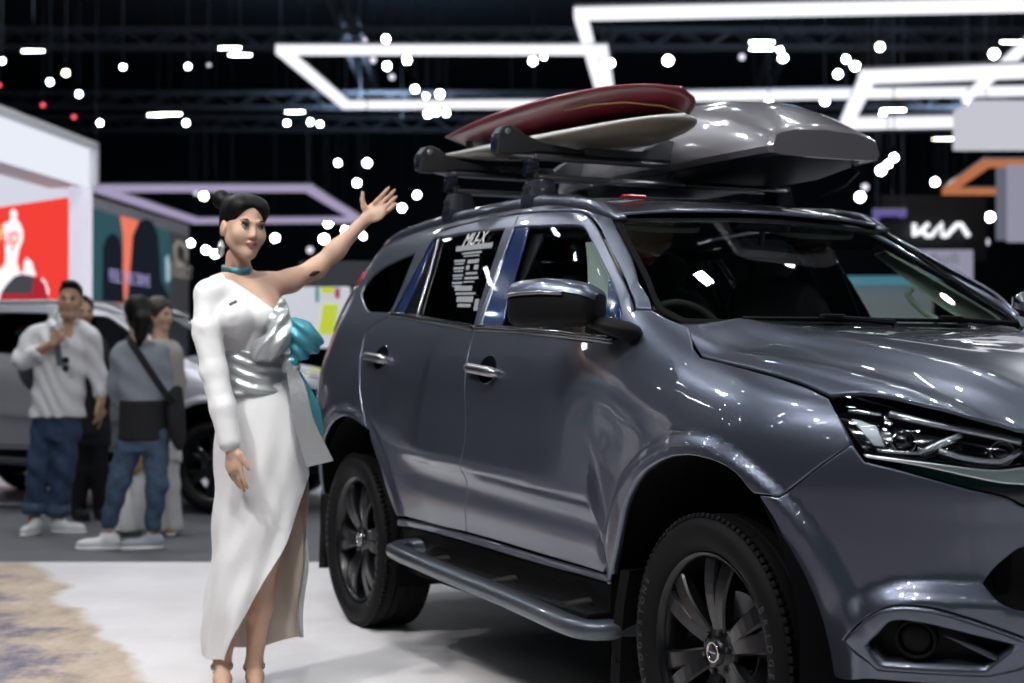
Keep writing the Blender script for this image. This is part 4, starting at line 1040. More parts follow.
# signed distance left of the printed shoreline (world x,y)
ax_,ay_,bx_,by_=-2.80,8.8,-1.34,5.56
nx_,ny_=-(by_-ay_),(bx_-ax_);ll=math.hypot(nx_,ny_);nx_/=-ll;ny_/=-ll
sd=mth('ADD',mth('MULTIPLY',mth('SUBTRACT',sx.outputs[0],ax_),nx_),mth('MULTIPLY',mth('SUBTRACT',sx.outputs[1],ay_),ny_))
sdn=mth('ADD',sd,mth('MULTIPLY',mth('SUBTRACT',noise(1.1,4,.6),.5),.55))
sand=ramp(noise(5,8,.75,stretch=(1,.5,1)),[(.3,(.34,.25,.19)),(.5,(.56,.45,.35)),(.7,(.68,.58,.48))])
dark=ramp(noise(11,10,.8,stretch=(1,.55,1)),[(.36,(.09,.085,.12)),(.5,(.24,.21,.26)),(.64,(.50,.40,.34))])
white=ramp(noise(2.2,5,.6),[(.3,(.74,.71,.72)),(.7,(.86,.84,.86))])
k1=mth('MULTIPLY',mth('ADD',sdn,.03),14);c1=N('ShaderNodeClamp');Lk(k1,c1.inputs[0])
k2=mth('MULTIPLY',mth('SUBTRACT',mth('ADD',sd,mth('MULTIPLY',mth('SUBTRACT',noise(2.6,6,.65),.5),1.5)),.22),5);c2=N('ShaderNodeClamp');Lk(k2,c2.inputs[0])
col=mixc(c1.outputs[0],white,mixc(c2.outputs[0],sand,dark));Lk(col,b.inputs['Base Color'])
slab('wall_green_added',-7,3.5,-6.3,-6.1,-.02,2.8,mat('added_wall_green',(.008,.24,.17),rough=.6))  # unseen wall added behind the camera for the bumper's green reflection
slab('stage_floor',-9,14,-6,8.8,-.02,0,m)
slab('platform_floor',-16,16,12.3,24,-.02,.0,M_plat)
slab('platform_floor',-16,20,28,40,-.02,.02,M_carpet)
# ---------------- left booth: white light-box fascia with a red screen
M_glowbox=emission('fascia_light',(.86,.90,1.0),.95)
M_redscreen=emission('screen_red',(1.0,.06,.045),.9)
M_scrwhite=emission('screen_white',(1,.97,.98),1.05)
M_scrdark=emission('screen_dark',(.05,.05,.06),1.0)
wl=hall(93,143,18);wl0=hall(0,107,15.4)
d1=np.array([wl0[0]-wl[0],wl0[1]-wl[1],0]);d1/=np.linalg.norm(d1)          # along the wall towards the camera
n1=np.array([-d1[1],d1[0],0]);n1=n1 if n1[0]>0 else -n1                     # facing into the aisle
TW=wl[2];base=np.array([wl[0],wl[1],0])
Rw=np.stack([d1,n1,[0,0,1]],1)
def wallhit(px,py,base_,d_,n_):
    o=np.array([0,0,HZ]);D=hall(px,py,1)-o;k=((base_-o)@n_)/(D@n_);p=o+k*D;return float((p-base_)@d_),float(p[2])
def scr(V2,off,name,m,par,base_,R,th=.012,org=(0,0)):
    return MB().prism(V2,th,(R@np.array([0,off,0]),R@np.array([1,0,0]),R@np.array([0,0,1]),R@np.array([0,1,0]))).build(name,m,par)
t=thing('booth_wall','white light-box booth wall with a big red screen behind the silver car','booth wall',tuple(base))
fz=float(hall(93,188,18)[2])
MB().box(Rw@np.array([1.75,-.30,(TW+fz)/2]),(3.5,.5,TW-fz),Rw,bev=.02).build('canopy',M_boothw,t)
MB().box(Rw@np.array([1.80,-.02,(TW+fz)/2-.05]),(3.36,.06,TW-fz-.09),Rw,bev=.01).build('light_box',M_glowbox,t)
b=MB()
for c,s in (((1.75,.03,TW-.05),(3.5,.10,.10)),((.05,.03,(TW+fz)/2),(.10,.10,TW-fz))): b.box(Rw@np.array(c),s,Rw,bev=.01)
b.build('frame',M_boothw,t)
MB().box(Rw@np.array([.08,-.12,fz/2]),(.16,.24,fz),Rw,bev=.01).build('column',mat('column_glow',(.8,.78,.86),rough=.6,emit=(.74,.72,.84),estr=.6),t)  # plain column; emission puts in the bright lit look
# the back wall and its screen stand square to the aisle's mouth
qa=hall(77,196,18.4);qb=hall(-30,211.5,19.83);dd=np.array([qb[0]-qa[0],qb[1]-qa[1],0]);dd/=np.linalg.norm(dd);nb=np.array([-dd[1],dd[0],0]);nb=nb if nb[1]<0 else -nb
M_wallglow=emission('back_wall_glow',(.84,.86,.98),.80)  # white wall under lamps; that light is put in as glow
Rs=np.stack([dd,nb,[0,0,1]],1);sbase=np.array([qa[0],qa[1],0])
def srel(p): return Rw@np.array([0,0,0])+(np.array(p)-base)
MB().box(srel(sbase+Rs@np.array([1.5,-.06,fz/2+.25])),(3.3,.06,fz+.5),Rs).build('back_wall',M_wallglow,t)
def swall(px,py): return wallhit(px,py,sbase,dd,nb)
def wpoly(pts): return [swall(x,y) for x,y in pts]
def scr1(V2,off,name,m,par,th=.012): return MB().prism(V2,th,(srel(sbase+Rs@np.array([0,off,0])),Rs@np.array([1,0,0]),Rs@np.array([0,0,1]),Rs@np.array([0,1,0]))).build(name,m,par)
q1=wpoly([(77,196),(-25,211),(-25,330),(77,330)])
scrn=scr1(q1,.0,'screen',M_redscreen,t)
blob=wpoly([(-6,306),(48,306),(50,291),(47,282),(44,278),(42,284),(40,288),(37,276),(33,262),(28,258),(26,262),(25,272),(21,272),(18,262),(20,250),(24,240),(24,230),(21,223),(18,220),(18,212),(15,209),(12,212),(12,221),(5,224),(4,236),(7,248),(7,262),(2,270),(-6,268)])
scr1(blob,.015,'white_splash',M_scrwhite,scrn)
carp=wpoly([(3,296),(9,286),(17,277),(24,274),(40,277),(47,284),(50,296),(52,302),(2,302)]);scr1(carp,.030,'pictured_car',emission('pic_red',(.45,.02,.03),1),scrn)
scr1(wpoly([(4,294),(11,284),(18,277),(24,275),(37,277),(35,294)]),.045,'pictured_window',emission('pic_grey',(.06,.065,.075),1),scrn)
scr1(wpoly([(-4,226),(1,224),(3,232),(2,240),(-4,243)]),.03,'yellow_patch',emission('pic_yellow',(.9,.6,.05),1),scrn)
pt=swall(13,236)
text_curve('screen_word','up',.36,M_redscreen,scrn,tuple(srel(sbase+Rs@np.array([pt[0],.032,pt[1]]))),np.stack([-dd,[0,0,1],nb],1),.002)
# ---------------- second booth: framed screen with two dark figures, crest panel
e0=hall(93,195,23.8);e1=hall(191,225.5,29.2)
T2=(e0[2]+e1[2])/2;base2=np.array([e1[0],e1[1],0]);d2=np.array([e0[0]-e1[0],e0[1]-e1[1],0]);L2=np.linalg.norm(d2);d2/=L2;n2=np.array([-d2[1],d2[0],0]);n2=n2 if n2[0]>0 else -n2
R2=np.stack([d2,n2,[0,0,1]],1)
t=thing('booth_wall','grey framed booth wall with a dark teal screen and a crest, further down the aisle','booth wall',tuple(base2))
MB().box(R2@np.array([5,-.3,T2/2]),(10,.5,T2),R2).build('wall_body',M_lilac,t)
def w2(pts): return [wallhit(x,y,base2,d2,n2) for x,y in pts]
q=w2([(93.5,208),(168,231),(168,312),(93.5,312)]);q[0]=(q[0][0]+2,q[0][1]);q[3]=(q[3][0]+2,q[3][1])
s2=scr(q,.02,'screen',emission('screen_teal',(.030,.085,.105),1.0),t,base2,R2)
M_fig=emission('screen_figure',(.010,.013,.022),1)
scr(w2([(118,216),(137,221),(131,240),(128,262),(124,300),(119,300),(121,260),(121,236)]),.035,'orange_glow',emission('screen_orange',(.85,.20,.12),1),s2,base2,R2)
scr(w2([(99,312),(100,268),(100,248),(104,237),(110,233),(116,238),(119,250),(120,285),(121,312)]),.045,'dark_figure',M_fig,s2,base2,R2)
scr(w2([(126,312),(128,262),(130,236),(136,222),(143,218.5),(150,222),(155,235),(157,258),(158,280),(166,296),(167,312)]),.045,'dark_figure',M_fig,s2,base2,R2)
scr(w2([(163,258),(166,255),(167,281),(164,282)]),.045,'pale_glow',emission('screen_pale',(.35,.55,.6),1),s2,base2,R2)
pt=wallhit(127,279,base2,d2,n2)
text_curve('screen_words','FEEL THE DRIVE',.30,emission('screen_lilac',(.36,.34,.62),1),s2,tuple(R2@np.array([pt[0],.06,pt[1]])),np.stack([-d2,[0,0,1],n2],1),.002)
pn=scr(w2([(168.5,231.5),(186,236.5),(186,312),(168.5,312)]),.025,'crest_panel',mat('crest_grey',(.30,.28,.29),rough=.7),t,base2,R2)
M_crest=mat('crest_cream',(.62,.58,.50),rough=.5,emit=(.6,.56,.5),estr=.25)
scr(w2([(171,246),(175,240),(181,242),(185,250),(184.5,260),(181,266),(177,268),(172.5,263)]),.04,'crest',M_crest,pn,base2,R2)
M_crd=mat('crest_dark',(.16,.15,.15),rough=.6)
scr(w2([(174,248),(177,243.5),(179,248),(182,250),(181,256),(183,261),(179,264),(178,257),(175,262),(174,256)]),.055,'crest_lion',M_crd,pn,base2,R2)
pt=wallhit(177.5,272,base2,d2,n2)
text_curve('crest_name','PEUGEOT',.36,M_crest,pn,tuple(R2@np.array([pt[0],.05,pt[1]])),np.stack([-d2,[0,0,1],n2],1),.002)
# ---------------- hanging light frames
M_led=emission('led_white',(.93,.93,1.0),1.15);M_ledp=emission('led_lilac',(.50,.43,.66),.75);M_ledo=emission('led_orange',(.85,.30,.13),.55)
M_frame=mat('frame_white',(.6,.6,.65),rough=.5)
def ledframe(name,label,quad,m,w,z,open_=False,group='hanging light frames'):
    """quad of sight lines onto the plane at height z"""
    P=[]
    for px,py in quad:
        o=np.array([0,0,HZ]);D=hall(px,py,1)-o;k=(z-HZ)/D[2];P.append(o+k*D)
    P=np.array(P);c=P.mean(0);t=thing(name,label,'light frame',tuple(c),group=group)
    P=P-c
    n=len(P)
    for i in range(n-1 if open_ else n):
        a,b_=P[i],P[(i+1)%n];d=b_-a;L=np.linalg.norm(d);d/=L;R=np.stack([d,np.cross([0,0,1],d),[0,0,1]],1)
        bar=MB().box((a+b_)/2,(L+w,w,w),R).build('light_bar',m,t)
        MB().box((a+b_)/2+np.array([0,0,w*.62]),(L+w,w*1.05,w*.25),R).build('bar_cover',M_frame,bar)
    for p in P: MB().tube([p+np.array([0,0,w/2]),p+np.array([0,0,13.0-z])],.012,6).build('hanging_cable',M_truss,t)
    return t
ledframe('light_frame','white rectangular light frame hanging above the woman\'s raised hand',[(281,50),(603,50),(612,104),(346,105)],M_led,.17,7.0)
ledframe('light_frame','largest white light frame, cut off by the top right of the picture',[(580,14),(1060,4.5),(1085,90),(603,98)],M_led,.20,7.2)
ledframe('light_frame','white light frame hanging behind the roof box, its corner near the box',[(868,77),(1060,70),(1075,120),(846,124)],M_led,.24,6.6)
ledframe('light_frame','white light bar slanting across the far light frames above the logo sign',[(1030,42),(966,99)],M_led,.17,7.1,True)
ledframe('light_frame','lilac light frame hanging over the dark teal screen',[(96,188.5),(308,188.5),(360,220),(196,221)],M_ledp,.16,5.2)
ledframe('light_frame','orange light frame hanging above the white logo sign',[(946,191.5),(986,163.5),(1060,163.5),(1060,191.5)],M_ledo,.16,5.4)
ledframe('light_frame','small violet light frame hanging beside the logo sign, behind the car roof',[(876,213),(903,213),(893,226),(878,226)],emission('led_violet',(.16,.13,.40),.8),.14,4.6)
# ---------------- trusses
def truss(name,label,a,b_,h=.45,w=.45):
    a=np.array(a,float);b_=np.array(b_,float);d=b_-a;L=np.linalg.norm(d);d/=L;R=np.stack([d,np.cross([0,0,1],d),[0,0,1]],1)
    t=thing(name,label,'truss',tuple((a+b_)/2),group='ceiling trusses')
    bb=MB()
    for y in (-w/2,w/2):
        for z in (-h/2,h/2): bb.tube([R@np.array([-L/2,y,z]),R@np.array([L/2,y,z])],.045,8)
    bb.build('chords',M_truss,t);bb=MB();n=int(L/.7)
    for i in range(n):
        x0=-L/2+L*i/n;x1=-L/2+L*(i+1)/n;s=1 if i%2 else -1
        for y in (-w/2,w/2): bb.tube([R@np.array([x0,y,s*h/2]),R@np.array([x1,y,-s*h/2])],.022,5)
        bb.tube([R@np.array([x0,-w/2*s,h/2]),R@np.array([x1,w/2*s,h/2])],.022,5)
    bb.build('lattice',M_truss,t)
    for s in (-.4,.4):
        p=R@np.array([s*L,0,h/2]);MB().tube([p,[p[0],p[1],13.0-(a[2]+b_[2])/2]],.02,6).build('hanging_cable',M_truss,t)
for i,(lab,y,z,x0,x1) in enumerate((('dark ceiling truss crossing the hall above the white booth wall',24,6.75,-16,14),('dark ceiling truss crossing the hall, second row back',31,7.2,-18,18),('dark ceiling truss crossing the hall, third row back',38,7.4,-22,22),('dark ceiling truss crossing the hall, fourth row back',46,7.2,-24,24),('dark ceiling truss crossing the hall just above the lilac frame',52,7.4,-26,26))):
    truss('lighting_truss',lab,(x0,y,z+1.9),(x1,y,z+1.9))
truss('lighting_truss','dark ceiling truss running away from the camera above the aisle',(-3.6,14,10.4),(-5.2,60,10.4))
truss('lighting_truss','dark ceiling truss running away from the camera over the roof box',(5.2,16,10.4),(9.5,60,10.4))
# ---------------- spotlights
M_can=mat('spot_housing',(.015,.015,.017),rough=.5)
LENS={'w':emission('spot_white',(.95,.98,1.0),32),'y':emission('spot_warm',(1.0,.90,.70),22),'b':emission('spot_cool',(.62,.80,1.0),30),'r':emission('spot_red',(1.0,.10,.12),2.0),'d':emission('spot_dim',(.8,.75,.9),1.4)}
def spot_mesh():
    b=MB();b.lathe([(0,.30),(.07,.30),(.095,.24),(.10,0),(.115,-.03),(.115,-.06),(.095,-.05)],20,'z');b.tube([(-.11,0,.08),(-.13,0,.28),(0,0,.40),(.13,0,.28),(.11,0,.08)],.014,6)
    return b.build('ceiling_spotlight',M_can,None,auto=40)
def bar_mesh():
    b=MB();b.box((0,0,.06),(.86,.16,.10),bev=.02);b.tube([(-.3,0,.1),(-.3,0,.4)],.015,6).tube([(.3,0,.1),(.3,0,.4)],.015,6)
    return b.build('strip_lamp',M_can,None,auto=40)
SP={'o':spot_mesh(),'-':bar_mesh()};lens_me={}
for k in LENS:
    b=MB();b.lathe([(0,-.052),(.06,-.050),(.095,-.042)],20,'z');o=b.build('lens',LENS[k],SP['o'],smooth=True);lens_me[('o',k)]=o.data;bpy.data.objects.remove(o)
    b=MB();b.box((0,0,.0),(.80,.11,.03),bev=.012);o=b.build('lens',LENS[k],SP['-']);lens_me[('-',k)]=o.data;bpy.data.objects.remove(o)
_p=MB().tube([(0,0,0),(0,0,1)],.012,6).build('drop_pole',M_can,None);POLE=_p.data;bpy.data.objects.remove(_p)
ORD=['first','second','third','fourth','fifth','sixth','seventh','eighth','ninth','tenth','eleventh','twelfth','thirteenth','fourteenth','fifteenth','sixteenth','seventeenth','eighteenth','nineteenth','twentieth']
def lampcopy(kind,col,p,label,group,aim,size=1.0):
    o=SP[kind].copy();COL.objects.link(o);o.location=tuple(p)
    l=bpy.data.objects.new('lens',lens_me[(kind,col)]);COL.objects.link(l);l.parent=o
    d=Vector(aim)-Vector(p);
    if kind=='o':
        o.rotation_euler=d.to_track_quat('-Z','Y').to_euler()
    else: o.rotation_euler=(0,0,0)
    o.scale=(size,)*3
    q=bpy.data.objects.new('drop_pole',POLE);COL.objects.link(q);q.parent=o;q.matrix_parent_inverse=(Matrix.Translation(o.location)@o.rotation_euler.to_matrix().to_4x4()@Matrix.Scale(size,4)).inverted();q.location=tuple(np.array(p)+np.array([0,0,.3*size]));q.scale=(1,1,13-p[2]-.3*size)
    tag(o,label,'spotlight' if kind=='o' else 'lamp',group)
CL={
 'above the white booth wall':[(2,61,'o','b',1),(33,51,'-','w',1),(66,73,'o','y',1.1),(50,82,'o','b',1),(79,94,'o','b',1),(43,105,'o','r',.8),(74,117,'o','r',.8),(100,123,'o','w',.9),(-1,85,'o','r',.8)],
 'high over the woman':[(123,67,'o','w',.9),(188,66.5,'o','w',.9),(230,48,'-','w',1.0),(240,55,'-','w',1.0),(158,115,'-','w',.9),(186,123,'o','w',1),(170,114,'-','w',1),(209,65,'o','d',.7),(295,112,'-','w',.85),(287,123,'o','w',.95),(310,122,'o','w',1),(320,124,'o','w',.9)],
 'inside the frame over the raised hand':[(386,39,'o','w',1.3),(365,40,'o','d',.8),(373,60,'o','d',1.2),(387,66,'o','w',1.3),(407,60,'o','w',1.4),(392,77,'o','d',1.1),(415,89,'o','w',1.2),(440,94,'o','w',1.4),(426,96,'o','b',.9),(428,114,'o','w',1.3),(436,112,'o','w',1.2),(446,113,'o','w',1.1),(533,61,'o','w',1.4),(544,57,'o','w',.9),(534,112,'-','w',1)],
 'around the woman\'s head and arm':[(204,196,'o','w',1.3),(196,193,'o','d',.9),(232,243,'o','w',1.1),(338,163,'o','w',1.0),(367,163,'o','w',1.3),(357,183,'o','w',1.2),(417,195,'o','w',1.1),(402,208,'o','w',1.2),(328,223,'o','w',1.4),(324,239,'o','w',1.5),(345,230,'o','w',1.1),(363,236,'o','w',.9),(275,238,'o','w',1.3),(206,250,'o','w',1.2),(215,254,'o','w',1.2),(191,243,'o','w',1),(310,250,'o','d',1.2),(511,120,'o','w',1.1)],
 'under the largest light frame':[(611,63,'o','w',1.2),(668,60.5,'o','w',1.7),(742,57,'o','d',1.2),(762,42,'-','w',1.1),(762,49,'-','w',1.1),(780,50,'o','w',1.0),(783,58,'o','w',1.5),(838,74,'o','w',1.4),(846,59,'o','w',1.2),(855,66,'o','w',1.5),(861,75,'o','d',1.3),(871,70,'o','d',1.0),(880,47,'o','w',1.4),(769,102,'o','w',1),(825,101,'o','w',1.4),(893,110,'-','w',1.1),(883,115,'o','w',1.2),(994,54,'o','w',1.7),(1012,42,'-','w',1.0)],
 'near the white logo sign':[(943,139,'-','y',.9),(935,182,'o','w',1.3),(960,112,'o','w',1.3),(969,106,'o','w',1.2),(980,101,'-','w',.7),(996,108,'o','w',1.3),(894,157.5,'o','w',1.3),(888,164,'o','w',1.2),(881,170.5,'o','w',1.6),(865,187,'o','d',1.3),(860,197,'o','w',1.6),(900,206,'o','w',1.4),(924,205.5,'o','w',1.3),(939,206,'o','d',1.0),(966,217,'o','d',1.3),(990,217,'o','w',1.5),(940,244,'o','w',1.4),(955,241,'o','d',1.2),(879,218,'o','d',1.3),(985,242,'o','d',1.6)],
}
for place,L_ in CL.items():
    L_=sorted(L_)
    cnt={}
    for px,py,kind,colr,size in L_:
        z=6.9 if py<140 else 5.6;d=(z-HZ)*FPX/(355-py)
        d=min(d,50);p=hall(px,py,d)
        cnt[kind]=cnt.get(kind,0)+1
        word={'w':'white','y':'warm white','b':'cool white','r':'red','d':'dim pale'}[colr]
        lab='%s spotlight, %s from left of those %s'%(word,ORD[cnt[kind]-1],place) if kind=='o' else '%s strip lamp, %s from left of those %s'%(word,ORD[cnt[kind]-1],place)
        lampcopy(kind,colr,p,lab,'spotlights '+place if kind=='o' else 'strip lamps '+place,(random.uniform(-1,1),0,1.2),size*d/30*.54)
# rows of the same lamps on the rig over the stage and behind the camera (they light the car and show in its paint)
k=0
for y,z,xs in ((4.5,6.9,range(-9,12,2)),(10.2,7.0,range(-14,10,2)),(17,7.2,range(-16,-4,2)),(-.3,7.0,range(-8,10,2)),(2.0,6.8,range(-7,10,2)),(-2.5,6.8,range(-8,10,2)),(7.5,7.0,range(-9,10,3)),(-7,7.2,range(-9,10,3)),(12.5,7.2,range(-12,13,3))):
    for x in xs:
        xx=x+random.uniform(-.5,.5);yy=y+random.uniform(-.7,.7);zz=z+random.uniform(-.5,.4)
        kind='-' if random.random()<.3 else 'o'
        lampcopy(kind,'w' if random.random()<.8 else 'b',(xx,yy,zz),'white %s on the overhead rig above the stage'%('strip lamp' if kind=='-' else 'spotlight'),'overhead rig '+('strips' if kind=='-' else 'spotlights'),(xx*.3+.6,yy*.3+2.5,.8),1.0)
for o in SP.values(): bpy.data.objects.remove(o)
# ---------------- far booths on the right, logo sign
def pane(name,label,cat,x0,y0,x1,y1,d,m,th=.15,group=None):
    a=hall(x0,y1,d);c=hall(x1,y0,d);w=c[0]-a[0];h=c[2]-a[2]
    o=thing(name,label,cat,((a[0]+c[0])/2,d,a[2]),0,group)
    MB().box((0,0,h/2),(w,th,h),bev=.01).build('panel_body',m,o);return o,w,h
M_scrl=emission('screen_grey',(.33,.32,.42),.85);M_scrl2=emission('screen_grey_dim',(.16,.17,.22),.8)
o,w,h=pane('sign_wall','black wall carrying the white logo letters','sign wall',880,196,985,262,36,mat('sign_black',(.006,.007,.009),rough=.5),.3)
o,w,h=pane('logo_sign','white rounded logo letters on the black wall','logo sign',911,221,970.5,238.5,35.6,M_hall,.02)
[bpy.data.objects.remove(c) for c in list(o.children)]
def px2(px,py): p=hall(px,py,35.6);return (p[0]-o.location.x,p[2]-o.location.z)
M_logo=emission('logo_white',(.95,.97,1.0),1.25)
b=MB()
def stroke(pts,r=.062):
    b.tube([(px2(*q)[0],0,px2(*q)[1]) for q in pts],r,10)
stroke([(914.3,223.5),(914.3,236.3)],.055);stroke([(915,233.5),(918.5,233),(928.5,223.8)],.055);stroke([(921.5,230),(927,236),(931,236),(942.2,223.6),(942.2,236.3)],.055);stroke([(943,236),(946.5,235.8),(957.5,224),(960.5,223.8),(968.8,236.3)],.055)
b.build('letters',M_logo,o,smooth=True)
o,w,h=pane('display_panel','lilac grey panel with small dark letters below the logo sign','panel',914,250,972,281,28,M_scrl)
text_curve('panel_letters','Audi',.30,M_scrl2,o,(0,-.085,h*.72),np.array([[1,0,0],[0,0,-1],[0,1,0]]),.003)
o,w,h=pane('display_panel','tall grey panel cut off by the right edge of the picture','panel',1008,165,1050,242,24,M_scrl)
o,w,h=pane('display_panel','dim grey hanging screen under the orange light frame','panel',997,168,1060,240,30,M_scrl2)
text_curve('panel_letters','Nissan',.40,M_lilac,o,(-.1,-.085,h*.62),np.array([[1,0,0],[0,0,-1],[0,1,0]]),.003) if False else None
o,w,h=pane('hanging_box','pale hanging light box cut off by the right edge above the logo sign','light box',963,106,1060,146,26,emission('box_pale',(.62,.63,.70),.9),1.2)
o,w,h=pane('printed_hoarding','white panel with yellow, turquoise and pink print, behind the woman\'s bow','panel',262,287,350,348,15,mat('panel_white',(.80,.80,.86),rough=.5,emit=(.75,.76,.85),estr=.35),.1)
def cp(x0,y0,x1,y1,m,nm,sk=0):
    a=hall(x0,y1,14.93);c=hall(x1,y0,14.93);ox,oz=o.location.x,o.location.z
    MB().prism([(a[0]-ox,a[2]-oz),(c[0]-ox-sk,a[2]-oz),(c[0]-ox,c[2]-oz),(a[0]-ox+sk,c[2]-oz)],.02,((0,-.065,0),(1,0,0),(0,0,1),(0,1,0))).build(nm,m,o)
M_lime=mat('print_lime',(.62,.72,.04),rough=.6,emit=(.62,.72,.04),estr=.4);M_turq=mat('print_turquoise',(.25,.62,.68),rough=.6);M_pink=mat('print_pink',(.75,.06,.20),rough=.6)
cp(318,304,338,334,M_lime,'lime_print',.05);cp(321,287,334,293,M_lime,'lime_print');cp(315,287,319,302,M_turq,'turquoise_print');cp(335,288,339.5,298,M_pink,'pink_print')
o,w,h=pane('dark_stand','dark grey stand wall behind the woman\'s outstretched arm','booth wall',300,262,372,286,17,mat('stand_dark',(.045,.048,.06),rough=.6),.2)
# seen through the windscreen and side glass
o,w,h=pane('booth_counter','long pale blue glowing counter seen through the windscreen','counter',835,277,930,286,20,emission('counter_blue',(.22,.55,.75),.9),.6)
MB().box((0,0,-.55),(w*.96,.5,1.1),bev=.02).build('counter_base',M_boothw,o)
# ---------------- other cars on the floor, copies of the same body in other finishes
def recolour(root,swap):
    for c in [root]+list(root.children_recursive):
        if c.type!='MESH': continue
        for i,sl in enumerate(c.material_slots):
            nm=sl.material.name if sl.material else ''
            if nm in swap: sl.link='OBJECT';sl.material=swap[nm]
M_silver=mat('car_silver',(.50,.50,.55),rough=.38,metal=.55,coat=1.0);M_wcar=mat('car_white',(.82,.83,.86),rough=.3,coat=1.0)
SKIP=('printed_sheet','sheet_title','light_bar','projector','lens_ring','reflector','fog_lamp','fog_fin','fog_recess','pillar_trim','grab_handle','sun_visor','rear_view_mirror','wiper','steering_wheel','axle','belt_trim','grille_bar','headliner','inner_rail','handle_cup')
def copy_some(o,parent=None):
    c=o.copy();COL.objects.link(c)
    if parent is not None:c.parent=parent
    for ch in list(o.children):
        if ch.name.split('.')[0] in SKIP: continue
        copy_some(ch,c)
    return c
def othercar(p,fwd,sc,paint,label):
    c=copy_some(car);c.location=p;c.rotation_euler=(0,0,fwd);c.scale=(sc,)*3;c['label']=label;recolour(c,{'car_paint':paint,'black_gloss_blue_reflection':M_blackgloss});return c
othercar((-2.10,12.32,0),math.radians(-15),.91,M_silver,'silver SUV parked behind the four visitors, in front of the red screen')
othercar((5.6,17.5,-.02),math.radians(200),.95,M_wcar,'white car seen through the grey SUV\'s windscreen')
othercar((10.6,20.6,-.02),math.radians(185),.95,M_silver,'pale car at the right edge, just above the grey SUV\'s bonnet')
# ---------------- working light
def area(name,loc,size,power,color=(1,1,1),aim=(0,5,0),sy=None,spread=PI):
    l=bpy.data.lights.new(name,'AREA');l.size=size;l.energy=power;l.color=color;l.spread=spread
    if sy: l.shape='RECTANGLE';l.size_y=sy
    o=bpy.data.objects.new(name,l);COL.objects.link(o);o.location=loc;o.rotation_euler=(Vector(aim)-Vector(loc)).to_track_quat('-Z','Y').to_euler();return o
for (x,y,z,p,c) in ((-3.4,.2,7.0,150,(1,.97,.95)),(-2.2,1.6,7.1,130,(1,.97,.95)),(-2.2,-.6,6.8,90,(1,.98,.97)),(-4.4,3.2,7.0,120,(.95,.97,1)),(-2.8,5.6,7.3,95,(.95,.97,1)),(.4,7.6,7.4,80,(.93,.96,1)),(2.4,8.8,7.2,70,(.93,.96,1)),(3.4,5.6,7.0,85,(.90,.93,1)),(1.4,4.9,7.0,80,(.92,.94,1)),(4.8,6.0,7.2,70,(.92,.94,1))):
    area('stage_and_fill_light',(x,y,z),.15,p*.40,c,(-.2+.25*x,4.8+.2*y,.4))
for (x,y,z,p) in ((-5.5,9.6,7.2,150),(-3.0,10.4,7.4,120),(-6,14.2,7.5,170),(-2,14.5,7.5,120),(2,20,8,200),(7,16,7.5,220),(9,21,7.5,160)):
    area('aisle_light',(x,y,z),.35,p*.62,(.96,.98,1),(x+.3,y+.6,0))

for (x,y,p) in ((-8,26,260),(6,30,260),(-4,44,300),(14,44,260)):
    area('ceiling_fill',(x,y,8.5),2.0,p*1.1,(.55,.75,1),(x,y+3,13))  # bluish up-lights added to lift the dark ceiling, no fixtures modelled
area('stage_and_fill_light',(-3.2,2.2,6.6),.3,16,(1,.98,.96),(-1.0,5.4,1.1),spread=math.radians(50))  # fill light added to brighten the woman
area('stage_and_fill_light',(-.2,1.2,6.6),.3,9,(1,.98,.96),(-.9,5.4,1.2),spread=math.radians(40))  # second added fill, also aimed at the woman
# ================================================================ people
def skin(name,c,r=.55):
    m=mat(name,c,rough=r);b=m.node_tree.nodes['Principled BSDF'];b.inputs['Subsurface Weight'].default_value=.12;b.inputs['Subsurface Radius'].default_value=(.012,.005,.003);b.inputs['Subsurface Scale'].default_value=.6;return m
M_sk1=skin('skin_fair',(.62,.40,.29));M_sk2=skin('skin_tan',(.50,.30,.20))
M_hair=mat('hair_black',(.005,.004,.004),rough=.5,spec=.2,bump=(60,.3,.004));M_hairb=mat('hair_brown',(.028,.018,.014),rough=.4,bump=(60,.3,.004))
M_dress=mat('dress_white',(.84,.84,.85),rough=.40,sheen=.3,bump=(11,.3,.02));M_lining=mat('lining_cream',(.72,.66,.58),rough=.6,bump=(7,.3,.012))
M_sash=mat('sash_silver',(.50,.53,.54),rough=.34,metal=.55,bump=(45,.55,.006));M_teal=mat('sash_teal',(.06,.30,.38),rough=.35,metal=.35,bump=(40,.5,.006))
M_choker=mat('choker_teal',(.12,.32,.38),rough=.3,metal=.6,bump=(150,.6,.003))
M_lip=mat('lip_rose',(.34,.085,.085),rough=.35);M_eyew=mat('eye_white',(.50,.47,.46),rough=.2);M_iris=mat('eye_dark',(.012,.008,.006),rough=.1,coat=1)
M_silv=mat('shoe_silver',(.62,.62,.62),rough=.25,metal=.8)
M_shirt=mat('shirt_white',(.74,.74,.77),rough=.75,bump=(14,.35,.012));M_denim=mat('denim_blue',(.028,.055,.115),rough=.8,noise=(22,.3),bump=(16,.35,.012));M_denim2=mat('denim_mid',(.050,.085,.145),rough=.8,noise=(22,.3),bump=(16,.35,.012))
M_sneak=mat('sneaker_white',(.74,.74,.76),rough=.55);M_sole=mat('sneaker_sole',(.82,.82,.82),rough=.6)
M_greytop=mat('sweater_grey',(.26,.29,.33),rough=.9,bump=(120,.3,.003));M_blk=mat('cloth_black',(.010,.010,.012),rough=.85);M_whitetr=mat('trousers_white',(.70,.69,.68),rough=.8,bump=(8,.4,.015))
M_strap=mat('strap_grey',(.10,.12,.14),rough=.7);M_tan=mat('tan_bag',(.45,.30,.12),rough=.6)
def nrm(v): v=np.array(v,float);return v/(np.linalg.norm(v)+1e-12)
